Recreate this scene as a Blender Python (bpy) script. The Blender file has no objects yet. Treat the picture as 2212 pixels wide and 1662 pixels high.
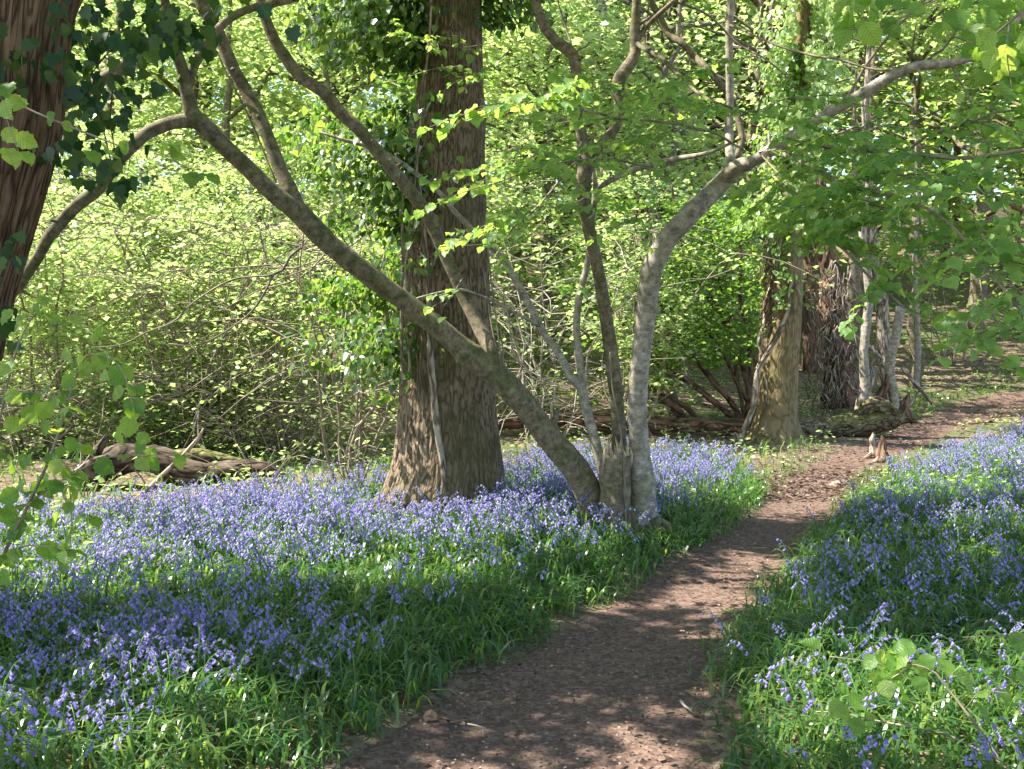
import bpy, math
import numpy as np

rng = np.random.default_rng(11)
SC = bpy.context.scene
COL = SC.collection

# ------------------------------------------------------------------ camera maths (photo measured on a 2212 x 1662 grid)
F, CX, CY, EYE = 2268.0, 1106.0, 831.0, 1.6
PITCH = math.atan(116.0 / F)
CP, SP = math.cos(PITCH), math.sin(PITCH)

def P(px, py, d):
    u, v = (px - CX) / F, (CY - py) / F
    k = d / (CP + v * SP)
    return np.array([u * k, d, EYE + (-SP + v * CP) * k])

def proj(x, y, z):
    zc = z - EYE
    dep = np.maximum(y * CP - zc * SP, 0.05)
    return CX + F * x / dep, CY - F * (y * SP + zc * CP) / dep

# ------------------------------------------------------------------ noise
_T = np.random.default_rng(5).random((256, 256))

def vnoise(x, y, s=0):
    x = np.asarray(x, float) + 17.3 * s + 1000; y = np.asarray(y, float) + 9.1 * s + 1000
    xi, yi = np.floor(x).astype(int), np.floor(y).astype(int)
    fx, fy = x - xi, y - yi
    fx, fy = fx * fx * (3 - 2 * fx), fy * fy * (3 - 2 * fy)
    a, b = _T[xi % 256, yi % 256], _T[(xi + 1) % 256, yi % 256]
    c, e = _T[xi % 256, (yi + 1) % 256], _T[(xi + 1) % 256, (yi + 1) % 256]
    return (a * (1 - fx) + b * fx) * (1 - fy) + (c * (1 - fx) + e * fx) * fy

def fbm(x, y, s=0, o=3):
    t, a, n = 0, 1.0, 0
    for i in range(o):
        t = t + a * vnoise(np.asarray(x) * 2 ** i, np.asarray(y) * 2 ** i, s + i); n += a; a *= .5
    return t / n

def sstep(a, b, x):
    t = np.clip((x - a) / (b - a), 0, 1); return t * t * (3 - 2 * t)

def terrain(x, y):
    x = np.asarray(x, float); y = np.asarray(y, float)
    y0 = 19.5 + 4.5 * sstep(-2, 7, x)
    t = (y - y0) / 1.6
    rise = 0.25 * 1.6 * np.log1p(np.exp(np.clip(t, -30, 30))) + np.where(t > 30, 0.25 * 1.6 * (t - 30), 0)
    rise = 16 * np.tanh(rise / 16)
    bank = 0.05 * sstep(1.2, 3.2, x - 0.15 * y) * sstep(14, 6, y)
    return rise + bank + 0.10 * (vnoise(x * .45, y * .45, 3) - .5) * sstep(2, 6, y) + 0.03 * (vnoise(x * 1.3, y * 1.3, 4) - .5)

def G(px, py):
    lo, hi = 1.0, 120.0
    for _ in range(60):
        m = .5 * (lo + hi); q = P(px, py, m)
        if q[2] > terrain(q[0], q[1]): lo = m
        else: hi = m
    return P(px, py, .5 * (lo + hi))

def inpoly(x, y, poly):
    r = np.zeros(np.shape(x), bool); n = len(poly)
    for i in range(n):
        x1, y1 = poly[i][:2]; x2, y2 = poly[(i + 1) % n][:2]
        if y1 == y2: continue
        r ^= ((y1 > y) != (y2 > y)) & (x < (x2 - x1) * (y - y1) / (y2 - y1) + x1)
    return r

# ------------------------------------------------------------------ sun, and where its light reaches the ground
SUN = np.array([-0.99, 0.12]); SUN /= np.hypot(*SUN)
ELEV = math.radians(54)
SD = np.array([SUN[0] * math.cos(ELEV), SUN[1] * math.cos(ELEV), math.sin(ELEV)])

LIT = [
    [(-500, 1000), (560, 990), (1100, 965), (1420, 940), (1500, 1000), (1520, 1100), (1440, 1180), (1250, 1250), (1050, 1300), (600, 1280), (200, 1330), (-500, 1340)],
    [(1500, 1165), (1790, 1155), (1690, 1262), (1400, 1300)],
    [(1560, 1100), (1820, 1085), (1800, 1122), (1560, 1130)],
    [(1480, 985), (1700, 985), (1900, 930), (2130, 870), (2700, 850), (2700, 1000), (1980, 1010), (1860, 1055), (1680, 1040)],
    [(1900, 1010), (2212, 920), (2600, 900), (2600, 1170), (1780, 1215), (1750, 1160)],
    [(1800, 1450), (2500, 1400), (2500, 1800), (1640, 1800), (1680, 1640)],
    [(600, 1610), (740, 1590), (760, 1670), (580, 1670)],
    [(760, 1625), (1080, 1600), (1120, 1720), (760, 1720)],
    [(40, 1545), (220, 1550), (220, 1600), (40, 1605)],
    [(1880, 660), (2500, 660), (2500, 900), (1960, 900), (1880, 800)],
]

def lit(x, y):
    """1 where the photograph's ground is sunlit, 0 where it is in tree shade (ground coordinates)"""
    jx = 1.0 * (vnoise(x * 1.1, y * 1.1, 21) - .5); jy = 1.3 * (vnoise(x * 1.1, y * 1.1, 22) - .5)
    px, py = proj(x + jx * .6, y + jy * .6, terrain(x, y))
    r = np.zeros(np.shape(x))
    for p in LIT: r = np.maximum(r, inpoly(px, py, p).astype(float))
    return r

def sun_keep(pos, thin=0.03):
    """which leaves stay: those whose shade would fall on ground that the sun reaches are gaps in the crown"""
    t = (pos[:, 2] - .8 * terrain(pos[:, 0] + 4, pos[:, 1])) / SD[2]
    gx, gy = pos[:, 0] - SD[0] * t, pos[:, 1] - SD[1] * t
    l = lit(gx, gy) * ((gy > 1) & (gy < 36) & (np.abs(gx) < 19))
    return rng.random(len(pos)) < np.where(l > .5, thin, 1.0)

# ------------------------------------------------------------------ mesh building
class Acc:
    def __init__(s): s.V, s.F, s.UV, s.R, s.M, s.n = [], [], [], [], [], 0
    def add(s, V, F, UV=None, R=None, mi=0):
        V = np.asarray(V, float)
        s.V.append(V); s.UV.append(np.zeros((len(V), 2)) if UV is None else UV)
        s.R.append(np.zeros(len(V)) if R is None else np.broadcast_to(R, (len(V),)))
        for f in (F if isinstance(F, list) else [F]):
            f = np.asarray(f, np.int64)
            if len(f): s.F.append(f + s.n); s.M.append(np.full(len(f), mi))
        s.n += len(V)
    def mesh(s, name, mats, smooth=True):
        me = bpy.data.meshes.new(name)
        V = np.concatenate(s.V); UV = np.concatenate(s.UV); R = np.concatenate(s.R)
        loops = np.concatenate([f.ravel() for f in s.F]); tot = np.concatenate([np.full(len(f), f.shape[1]) for f in s.F])
        me.vertices.add(len(V)); me.vertices.foreach_set('co', V.astype(np.float32).ravel())
        me.loops.add(len(loops)); me.loops.foreach_set('vertex_index', loops.astype(np.int32))
        me.polygons.add(len(tot)); st = np.concatenate([[0], np.cumsum(tot)[:-1]])
        me.polygons.foreach_set('loop_start', st.astype(np.int32)); me.polygons.foreach_set('loop_total', tot.astype(np.int32))
        me.polygons.foreach_set('material_index', np.concatenate(s.M).astype(np.int32))
        me.polygons.foreach_set('use_smooth', np.full(len(tot), smooth))
        uv = me.uv_layers.new(name='UVMap'); uv.data.foreach_set('uv', UV[loops].astype(np.float32).ravel())
        at = me.attributes.new('rnd', 'FLOAT', 'POINT'); at.data.foreach_set('value', R.astype(np.float32))
        me.update(calc_edges=True); me.validate()
        for m in (mats if isinstance(mats, list) else [mats]): me.materials.append(m)
        return me
    def obj(s, name, mats, parent=None, smooth=True):
        o = bpy.data.objects.new(name, s.mesh(name, mats, smooth)); COL.objects.link(o)
        if parent is not None:
            o.parent = parent; o.matrix_parent_inverse = parent.matrix_basis.inverted()
        return o

def tag(o, label=None, cat=None, group=None, kind=None):
    for k, v in (('label', label), ('category', cat), ('group', group), ('kind', kind)):
        if v: o[k] = v
    return o

def thing(name, loc, label, cat, group=None):
    o = bpy.data.objects.new(name, None); COL.objects.link(o); o.location = [float(c) for c in loc]
    o.empty_display_size = .2
    return tag(o, label, cat, group)

def norm(v): return v / np.maximum(np.linalg.norm(v, axis=-1, keepdims=True), 1e-9)

def smooth_line(pts, rad, step):
    pts = np.asarray(pts, float); rad = np.asarray(rad, float)
    a = np.vstack([2 * pts[0] - pts[1], pts, 2 * pts[-1] - pts[-2]])
    oP, oR = [], []
    for i in range(len(pts) - 1):
        n = max(1, int(np.linalg.norm(pts[i + 1] - pts[i]) / step))
        t = (np.arange(n) / n)[:, None]
        p0, p1, p2, p3 = a[i], a[i + 1], a[i + 2], a[i + 3]
        oP.append(.5 * (2 * p1 + (p2 - p0) * t + (2 * p0 - 5 * p1 + 4 * p2 - p3) * t * t + (3 * p1 - p0 - 3 * p2 + p3) * t ** 3))
        oR.append(rad[i] + (rad[i + 1] - rad[i]) * t[:, 0])
    return np.vstack(oP + [pts[-1:]]), np.concatenate(oR + [rad[-1:]])

def tube(acc, pts, rad, seg=8, step=.08, bump=0.0, bf=(3, 3), fn=None, cap=True, R=0.0, mi=0, jag=0, wob=0):
    P_, R_ = smooth_line(pts, rad, step)
    if wob:
        s = rng.random() * 99; L = np.arange(len(P_)) * step
        w = np.stack([vnoise(L * 2.2, L * 0 + k * 7 + s) - .5 for k in range(3)], 1) * wob
        w *= sstep(0, .3, L)[:, None]
        P_ = P_ + w
    n = len(P_); T = norm(np.gradient(P_, axis=0))
    ref = np.array([0., 1, 0]) if abs(T[0][1]) < .8 else np.array([0, 0, 1.])
    U = np.zeros((n, 3)); u = ref - T[0] * (ref @ T[0]); u /= np.linalg.norm(u)
    for i in range(n):
        u = u - T[i] * (u @ T[i]); u /= max(np.linalg.norm(u), 1e-9); U[i] = u
    W = np.cross(T, U)
    th = np.linspace(0, 2 * np.pi, seg + 1)
    L = np.concatenate([[0], np.cumsum(np.linalg.norm(np.diff(P_, axis=0), axis=1))])
    rr = R_[:, None] * np.ones(seg + 1)
    if bump:
        s = rng.random() * 50
        rr = rr * (1 + bump * 2 * (fbm(np.cos(th)[None] * bf[0] + s, np.sin(th)[None] * bf[0] * .7 + L[:, None] * bf[1] + s) - .5))
    if fn is not None: rr = fn(rr, th[None] + 0 * L[:, None], L[:, None] + 0 * th[None], P_)
    V = P_[:, None] + rr[..., None] * (np.cos(th)[None, :, None] * U[:, None] + np.sin(th)[None, :, None] * W[:, None])
    if jag: V[-1] += T[-1] * (rng.random((seg + 1, 1)) * jag)
    UV = np.stack([th[None] / (2 * np.pi) * 2 * np.pi * np.maximum(R_.mean(), .01) + 0 * L[:, None], L[:, None] + 0 * th[None]], -1)
    i, j = np.meshgrid(np.arange(n - 1), np.arange(seg), indexing='ij'); b = (i * (seg + 1) + j).ravel()
    Fq = np.stack([b, b + 1, b + seg + 2, b + seg + 1], 1)
    VV, UU = V.reshape(-1, 3), UV.reshape(-1, 2); fs = [Fq]
    if cap:
        c0 = len(VV); VV = np.vstack([VV, P_[:1], P_[-1:] - (T[-1:] * R_[-1] * .3 if jag else 0)]); UU = np.vstack([UU, UU[:1], UU[-2:-1]])
        k = np.arange(seg)
        fs += [np.stack([np.full(seg, c0), k + 1, k], 1), np.stack([np.full(seg, c0 + 1), (n - 1) * (seg + 1) + k, (n - 1) * (seg + 1) + k + 1], 1)]
    acc.add(VV, fs, UU, R, mi)
    return P_, R_

# leaf templates: (x across, y along, z out), faces, uv
def tmpl(v, f): v = np.array(v, float); return v, f, np.stack([v[:, 0] + .5, v[:, 1]], 1)
LEAF_FAR = tmpl([(0, 0, 0), (.36, .5, .08), (0, 1, -.04), (-.36, .5, .08)], [np.array([(0, 1, 2), (0, 2, 3)])])
_ys = [0, .10, .22, .34, .46, .58, .70, .82, .92, 1.0]; _ws = [.02, .25, .38, .44, .455, .42, .35, .22, .09, 0]
_v = []
for k_, (y_, w_) in enumerate(zip(_ys, _ws)):
    e_ = .035 * (1 if k_ % 2 else -1) * (w_ > .15)
    _v += [(-w_ - e_, y_ + .03 * (w_ > .1), .34 * w_ - .30 * y_ * y_ + .05 * math.sin(k_ * 2.1)), (0, y_, -.30 * y_ * y_), (w_ + e_, y_ - .01, .26 * w_ - .22 * y_ * y_ + .05 * math.sin(k_ * 1.7 + 1))]
LEAF_NEAR = tmpl(_v, [np.array([(3 * i + k, 3 * i + k + 1, 3 * i + k + 4, 3 * i + k + 3) for i in range(9) for k in (0, 1)])])
_io = [(0, 0), (.22, -.08), (.5, .12), (.36, .38), (.42, .55), (.18, .66), (0, 1), (-.18, .66), (-.42, .55), (-.36, .38), (-.5, .12), (-.22, -.08)]
_v = [(0, .3, 0)] + [(a, b, .10 * abs(a) - .12 * b * b) for a, b in _io]
LEAF_IVY = tmpl(_v, [np.array([(0, 1 + i, 1 + (i + 1) % 12) for i in range(12)])])
LEAF_IVYFAR = tmpl([(0, 0, 0), (.45, .2, .06), (.3, .6, .04), (0, 1, -.06), (-.3, .6, .04), (-.45, .2, .06)], [np.array([(0, 1, 2, 3), (0, 3, 4, 5)])])

def put(acc, T, pos, axis, nrm, size, R=None, mi=0):
    v, fs, uv = T; n = len(pos)
    if n == 0: return
    axis = norm(axis); nrm = norm(nrm - axis * np.sum(nrm * axis, 1, keepdims=True)); side = np.cross(axis, nrm)
    size = np.broadcast_to(size, (n,))[:, None, None]
    V = pos[:, None] + size * (v[None, :, 0:1] * side[:, None] + v[None, :, 1:2] * axis[:, None] + v[None, :, 2:3] * nrm[:, None])
    off = np.arange(n)[:, None, None] * len(v)
    R = rng.random(n) if R is None else R
    acc.add(V.reshape(-1, 3), [(f[None] + off).reshape(-1, f.shape[1]) for f in fs], np.tile(uv, (n, 1)), np.repeat(R, len(v)), mi)

def frames(n, tilt=.55, droop=.35):
    nr = norm(rng.normal(size=(n, 3)) * tilt + np.array([0, 0, 1.]))
    a = rng.random(n) * 2 * np.pi
    ax = np.stack([np.cos(a), np.sin(a), -droop * rng.random(n) * 1.6], 1)
    return norm(ax), nr

# ------------------------------------------------------------------ materials
def newmat(name):
    m = bpy.data.materials.new(name); m.use_nodes = True; nt = m.node_tree; nt.nodes.clear()
    out = nt.nodes.new('ShaderNodeOutputMaterial')
    return m, nt, out
def nd(nt, t, **kw):
    n = nt.nodes.new(t)
    for k, v in kw.items():
        if k in n.inputs.keys(): n.inputs[k].default_value = v
        else: setattr(n, k, v)
    return n
def ramp(nt, src, stops):
    r = nt.nodes.new('ShaderNodeValToRGB'); e = r.color_ramp.elements
    while len(e) < len(stops): e.new(.5)
    for el, (p, c) in zip(e, stops): el.position = p; el.color = (*c, 1)
    nt.links.new(src, r.inputs[0]); return r.outputs[0]
def mixc(nt, fac, a, b, mode='MIX'):
    m = nt.nodes.new('ShaderNodeMix'); m.data_type = 'RGBA'; m.blend_type = mode
    for s, v in ((0, fac), (6, a), (7, b)):
        if hasattr(v, 'is_output'): nt.links.new(v, m.inputs[s])
        else: m.inputs[s].default_value = v if s == 0 else (*v, 1)
    return m.outputs[2]

def bark(name, dark, mid, light, su, sv, strength=.6, patch=None, pscale=1.5, pth=(.5, .62), ridge=True, top=False, mott=1.0):
    """bark with its grain along the stem: ridge = fissured, otherwise smooth with fine flecks"""
    m, nt, out = newmat(name); L = nt.links.new
    uv = nd(nt, 'ShaderNodeUVMap'); mp = nd(nt, 'ShaderNodeMapping'); mp.inputs['Scale'].default_value = (su, sv, 1)
    L(uv.outputs[0], mp.inputs[0])
    nz = nd(nt, 'ShaderNodeTexNoise', Scale=1.0, Detail=2.0, Roughness=.5, Distortion=.4); L(mp.outputs[0], nz.inputs['Vector'])
    fine = nd(nt, 'ShaderNodeTexNoise', Scale=3.1, Detail=6.0, Roughness=.7); L(mp.outputs[0], fine.inputs['Vector'])
    if ridge:
        a = nd(nt, 'ShaderNodeMath', operation='SUBTRACT'); L(nz.outputs[0], a.inputs[0]); a.inputs[1].default_value = .5
        a2 = nd(nt, 'ShaderNodeMath', operation='ABSOLUTE'); L(a.outputs[0], a2.inputs[0])
        cr = nd(nt, 'ShaderNodeMapRange'); cr.inputs[2].default_value = .10; cr.inputs[4].default_value = .62; L(a2.outputs[0], cr.inputs[0]); base = cr.outputs[0]
        k = .75
    else:
        cr = nd(nt, 'ShaderNodeMath', operation='MULTIPLY'); L(nz.outputs[0], cr.inputs[0]); cr.inputs[1].default_value = .45; base = cr.outputs[0]; k = .62
    hs = nd(nt, 'ShaderNodeMath', operation='MULTIPLY_ADD'); L(fine.outputs[0], hs.inputs[0]); hs.inputs[1].default_value = k; L(base, hs.inputs[2])
    c = ramp(nt, hs.outputs[0], [(.30, dark), (.62, mid), (1.0, light)])
    geo = nd(nt, 'ShaderNodeTexCoord'); n2 = nd(nt, 'ShaderNodeTexNoise', Scale=pscale, Detail=4.0, Roughness=.6); L(geo.outputs['Object'], n2.inputs['Vector'])
    if patch:
        f = ramp(nt, n2.outputs[0], [(pth[0], (0, 0, 0)), (pth[1], (1, 1, 1))])
        if top:
            gn = nd(nt, 'ShaderNodeNewGeometry'); sz = nd(nt, 'ShaderNodeSeparateXYZ'); L(gn.outputs['Normal'], sz.inputs[0])
            mr = nd(nt, 'ShaderNodeMapRange'); mr.inputs[1].default_value = -.1; mr.inputs[2].default_value = .6; L(sz.outputs[2], mr.inputs[0]); f = mixc(nt, 1.0, f, mr.outputs[0], 'MULTIPLY')
        c2 = mixc(nt, .6, c, patch); c = mixc(nt, f, c, c2)
    n3 = nd(nt, 'ShaderNodeTexNoise', Scale=pscale * 3.7, Detail=5.0, Roughness=.65); L(geo.outputs['Object'], n3.inputs['Vector'])
    v3 = ramp(nt, n3.outputs[0], [(.36, (1 - .45 * mott,) * 3), (.64, (1 + .3 * mott, 1 + .27 * mott, 1 + .22 * mott))])
    c = mixc(nt, 1.0, c, v3, 'MULTIPLY')
    b = nd(nt, 'ShaderNodeBump', Strength=strength, Distance=.03 if ridge else .012); L(hs.outputs[0], b.inputs['Height'])
    bs = nd(nt, 'ShaderNodeBsdfPrincipled', Roughness=.85); bs.inputs['Specular IOR Level'].default_value = .25
    L(c, bs.inputs['Base Color']); L(b.outputs[0], bs.inputs['Normal']); L(bs.outputs[0], out.inputs[0])
    return m

def leafmat(name, refl, trans, rough=.45, spec=.4, fac=.5, veins=False, vein=.8):
    """refl / trans: three colours each, chosen per leaf"""
    m, nt, out = newmat(name); L = nt.links.new
    at = nd(nt, 'ShaderNodeAttribute', attribute_name='rnd')
    st = lambda c: [(0.0, c[0]), (.5, c[1]), (1.0, c[2])]
    cr, ct = ramp(nt, at.outputs['Fac'], st(refl)), ramp(nt, at.outputs['Fac'], st(trans))
    bs = nd(nt, 'ShaderNodeBsdfPrincipled', Roughness=rough); bs.inputs['Specular IOR Level'].default_value = spec
    tr = nd(nt, 'ShaderNodeBsdfTranslucent')
    if veins:
        uv = nd(nt, 'ShaderNodeUVMap'); sp = nd(nt, 'ShaderNodeSeparateXYZ'); L(uv.outputs[0], sp.inputs[0])
        ab = nd(nt, 'ShaderNodeMath', operation='SUBTRACT'); L(sp.outputs[0], ab.inputs[0]); ab.inputs[1].default_value = .5
        a2 = nd(nt, 'ShaderNodeMath', operation='ABSOLUTE'); L(ab.outputs[0], a2.inputs[0])
        s = nd(nt, 'ShaderNodeMath', operation='MULTIPLY_ADD'); L(a2.outputs[0], s.inputs[0]); s.inputs[1].default_value = -.8; L(sp.outputs[1], s.inputs[2])
        q = nd(nt, 'ShaderNodeMath', operation='MULTIPLY'); L(s.outputs[0], q.inputs[0]); q.inputs[1].default_value = 46
        w = nd(nt, 'ShaderNodeMath', operation='SINE'); L(q.outputs[0], w.inputs[0])
        mid = nd(nt, 'ShaderNodeMapRange'); mid.inputs[2].default_value = .03; mid.inputs[3].default_value = 2.0; mid.inputs[4].default_value = 0.0; L(a2.outputs[0], mid.inputs[0])
        h = nd(nt, 'ShaderNodeMath', operation='ADD'); L(w.outputs[0], h.inputs[0]); L(mid.outputs[0], h.inputs[1])
        b = nd(nt, 'ShaderNodeBump', Strength=.25, Distance=.002); L(h.outputs[0], b.inputs['Height']); L(b.outputs[0], bs.inputs['Normal'])
        vf = ramp(nt, h.outputs[0], [(.6, (1, 1, 1)), (1.0, (vein, vein * 1.04, vein))]); ct = mixc(nt, 1.0, ct, vf, 'MULTIPLY')
    L(cr, bs.inputs['Base Color']); L(ct, tr.inputs['Color'])
    mx = nd(nt, 'ShaderNodeMixShader'); mx.inputs[0].default_value = fac
    L(bs.outputs[0], mx.inputs[1]); L(tr.outputs[0], mx.inputs[2]); L(mx.outputs[0], out.inputs[0])
    return m

def soil(name, stops, scale, bump=.5, green=None, gscale=.7):
    m, nt, out = newmat(name); L = nt.links.new
    tc = nd(nt, 'ShaderNodeTexCoord')
    n1 = nd(nt, 'ShaderNodeTexNoise', Scale=scale, Detail=8.0, Roughness=.7); L(tc.outputs['Object'], n1.inputs['Vector'])
    vo = nd(nt, 'ShaderNodeTexVoronoi', Scale=scale * 2.2); L(tc.outputs['Object'], vo.inputs['Vector'])
    sp = nd(nt, 'ShaderNodeSeparateColor'); L(vo.outputs['Color'], sp.inputs[0])
    h = nd(nt, 'ShaderNodeMath', operation='MULTIPLY_ADD'); L(sp.outputs[0], h.inputs[0]); h.inputs[1].default_value = .38; L(n1.outputs[0], h.inputs[2])
    c = ramp(nt, h.outputs[0], stops)
    n2 = nd(nt, 'ShaderNodeTexNoise', Scale=gscale, Detail=5.0, Roughness=.65); L(tc.outputs['Object'], n2.inputs['Vector'])
    if green: c = mixc(nt, ramp(nt, n2.outputs[0], [(.46, (0, 0, 0)), (.6, (.8, .8, .8))]), c, green)
    c = mixc(nt, 1.0, c, ramp(nt, n2.outputs[0], [(.3, (.8, .8, .8)), (.7, (1.15, 1.15, 1.15))]), 'MULTIPLY')
    b = nd(nt, 'ShaderNodeBump', Strength=bump, Distance=.02); L(h.outputs[0], b.inputs['Height'])
    bs = nd(nt, 'ShaderNodeBsdfPrincipled', Roughness=.9); bs.inputs['Specular IOR Level'].default_value = .15
    L(c, bs.inputs['Base Color']); L(b.outputs[0], bs.inputs['Normal']); L(bs.outputs[0], out.inputs[0])
    return m

M = dict(
    oak=bark('oak_bark', (.06, .040, .024), (.155, .108, .066), (.265, .20, .135), 46, 6, .7, (.13, .11, .05), 1.2, mott=.5),
    redbark=bark('red_bark', (.032, .018, .011), (.13, .075, .043), (.23, .145, .09), 34, 2.6, .8, mott=.5),
    greenbark=bark('algae_bark', (.07, .048, .024), (.17, .12, .058), (.25, .185, .10), 26, 4, .3, (.15, .135, .05), 1.6, (.35, .75), mott=.35),
    hazel=bark('hazel_bark', (.05, .042, .028), (.22, .18, .12), (.46, .40, .30), 14, 22, .55, (.085, .095, .03), 5.5, (.50, .58), False),
    palebark=bark('pale_bark', (.13, .11, .085), (.38, .335, .28), (.62, .57, .50), 14, 20, .5, (.20, .185, .10), 5.5, (.52, .60), False),  # pale bark; sunlight on the hazel's right stem is put into its tone
    rot=bark('rotten_wood', (.024, .014, .010), (.115, .062, .040), (.23, .135, .09), 9, 2.0, 1.0),
    darkrot=bark('dark_rotten_wood', (.012, .008, .006), (.06, .038, .026), (.135, .10, .072), 9, 2.5, 1.0),
    deadwood=bark('dead_wood', (.07, .05, .035), (.20, .15, .11), (.42, .35, .28), 14, 3, .6),
    twig=bark('twig_bark', (.12, .10, .072), (.27, .225, .165), (.42, .36, .27), 20, 8, .2, None, 1.5, (.5, .6), False),
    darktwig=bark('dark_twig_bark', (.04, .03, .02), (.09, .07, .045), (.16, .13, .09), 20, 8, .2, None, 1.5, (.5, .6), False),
    rawwood=bark('broken_wood', (.10, .06, .035), (.36, .26, .17), (.58, .46, .33), 18, 2, .8),
    mosslog=bark('mossy_bark', (.03, .022, .013), (.10, .075, .042), (.22, .17, .10), 12, 5, .8, (.16, .18, .03), 2.6, (.40, .55), True, True),
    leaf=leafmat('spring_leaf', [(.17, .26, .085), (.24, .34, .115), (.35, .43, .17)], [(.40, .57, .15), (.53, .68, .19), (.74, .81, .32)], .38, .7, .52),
    leafnear=leafmat('hazel_leaf', [(.11, .22, .065), (.16, .29, .08), (.24, .36, .10)], [(.32, .56, .07), (.45, .68, .09), (.62, .78, .13)], .40, .55, .5, True),
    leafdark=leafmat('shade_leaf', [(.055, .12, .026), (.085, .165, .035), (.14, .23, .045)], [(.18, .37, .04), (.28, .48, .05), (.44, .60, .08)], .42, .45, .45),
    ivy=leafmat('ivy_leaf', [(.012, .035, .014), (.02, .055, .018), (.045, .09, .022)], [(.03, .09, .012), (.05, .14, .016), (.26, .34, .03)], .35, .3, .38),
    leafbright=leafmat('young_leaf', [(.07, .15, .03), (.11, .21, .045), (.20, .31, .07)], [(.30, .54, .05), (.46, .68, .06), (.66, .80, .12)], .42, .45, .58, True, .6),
    ivylit=leafmat('sunlit_ivy_leaf', [(.03, .075, .02), (.06, .12, .03), (.13, .19, .05)], [(.08, .22, .02), (.20, .36, .04), (.46, .56, .08)], .27, .65, .45),  # copy of the ivy leaf with sunlight put into its colours
    shade_canopy=leafmat('shade_canopy_leaf', [(.07, .13, .025), (.10, .18, .03), (.14, .22, .04)], [(.20, .36, .04), (.28, .45, .05), (.36, .52, .06)], .45, .4, .5),
    blade=leafmat('strap_leaf', [(.035, .095, .028), (.055, .13, .035), (.15, .22, .05)], [(.10, .26, .04), (.17, .36, .05), (.40, .52, .08)], .30, .6, .42),
    petal=leafmat('bluebell_petal', [(.26, .20, .54), (.40, .33, .70), (.60, .52, .82)], [(.36, .28, .68), (.48, .40, .79), (.64, .56, .88)], .5, .25, .45),
    stem=leafmat('flower_stem', [(.09, .19, .035), (.12, .25, .04), (.15, .28, .05)], [(.2, .4, .05), (.26, .5, .06), (.3, .55, .06)], .4, .4, .35),
    litter=leafmat('fallen_leaf', [(.06, .038, .028), (.125, .08, .06), (.34, .26, .20)], [(.10, .05, .03), (.2, .11, .06), (.3, .2, .1)], .6, .25, .15),
    rust=leafmat('brown_leaf', [(.16, .06, .025), (.24, .10, .04), (.32, .16, .06)], [(.3, .1, .03), (.4, .17, .05), (.5, .25, .08)], .5, .3, .4),
    ground=soil('woodland_floor', [(.35, (.035, .024, .016)), (.6, (.12, .085, .055)), (.85, (.24, .175, .125))], 14, .8, (.05, .085, .02), .45),
    path=soil('trodden_earth', [(.3, (.055, .034, .025)), (.6, (.108, .068, .051)), (.9, (.19, .13, .10))], 26, .45),
)

# ------------------------------------------------------------------ ground and path
pl = [(680, 1662), (1040, 1450), (1180, 1370), (1310, 1296), (1480, 1200), (1590, 1130), (1655, 1080), (1690, 1040), (1750, 1000), (1850, 955), (1960, 918), (2040, 886), (2075, 871)]
pr = [(1560, 1662), (1530, 1450), (1570, 1380), (1640, 1300), (1720, 1200), (1790, 1130), (1835, 1070), (1880, 1020), (1960, 975), (2050, 935), (2130, 910), (2230, 885), (2300, 878)]
PL = np.array([(-1.9, 1.0), (-1.2, 2.7)] + [tuple(G(*p)[:2]) for p in pl] + [(12.5, 25.0), (17, 27), (26, 29)])
PR = np.array([(.45, 1.0), (.6, 2.7)] + [tuple(G(*p)[:2]) for p in pr] + [(13.0, 23.0), (17, 24.6), (26, 26.5)])
PATHPOLY = list(map(tuple, PL)) + list(map(tuple, PR[::-1]))

def pdist(x, y):
    """signed distance to the path's edge, positive off the path"""
    d = np.full(np.shape(x), 1e9)
    for E in (PL, PR):
        for a, b in zip(E[:-1], E[1:]):
            ab = b - a; t = np.clip(((x - a[0]) * ab[0] + (y - a[1]) * ab[1]) / (ab @ ab), 0, 1)
            d = np.minimum(d, np.hypot(x - a[0] - t * ab[0], y - a[1] - t * ab[1]))
    return np.where(inpoly(x, y, PATHPOLY), -d, d)

def grid_mesh(xs, ys, zf):
    X, Y = np.meshgrid(xs, ys, indexing='ij'); Z = zf(X, Y)
    nx, ny = X.shape; i, j = np.meshgrid(np.arange(nx - 1), np.arange(ny - 1), indexing='ij'); b = (i * ny + j).ravel()
    return np.stack([X, Y, Z], -1).reshape(-1, 3), np.stack([b, b + ny, b + ny + 1, b + 1], 1)

def axis_steps(lo, hi, c0, c1, fine):
    mid = np.arange(c0, c1, fine); out = [mid]
    for sgn, start, end in ((1, mid[-1], hi), (-1, mid[0], lo)):
        p, st, l = start, fine, []
        while (p - end) * sgn < 0: st *= 1.12; p += sgn * st; l.append(p)
        out.append(np.array(l))
    return np.sort(np.concatenate(out))

def ground_z(x, y):
    return terrain(x, y) - .04 * sstep(.02, -.12, pdist(x, y))
a = Acc(); a.add(*grid_mesh(axis_steps(-130, 130, -7, 13, .12), axis_steps(-25, 190, 2, 26, .14), ground_z))
tag(a.obj('ground', M['ground']), kind='structure')

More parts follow.
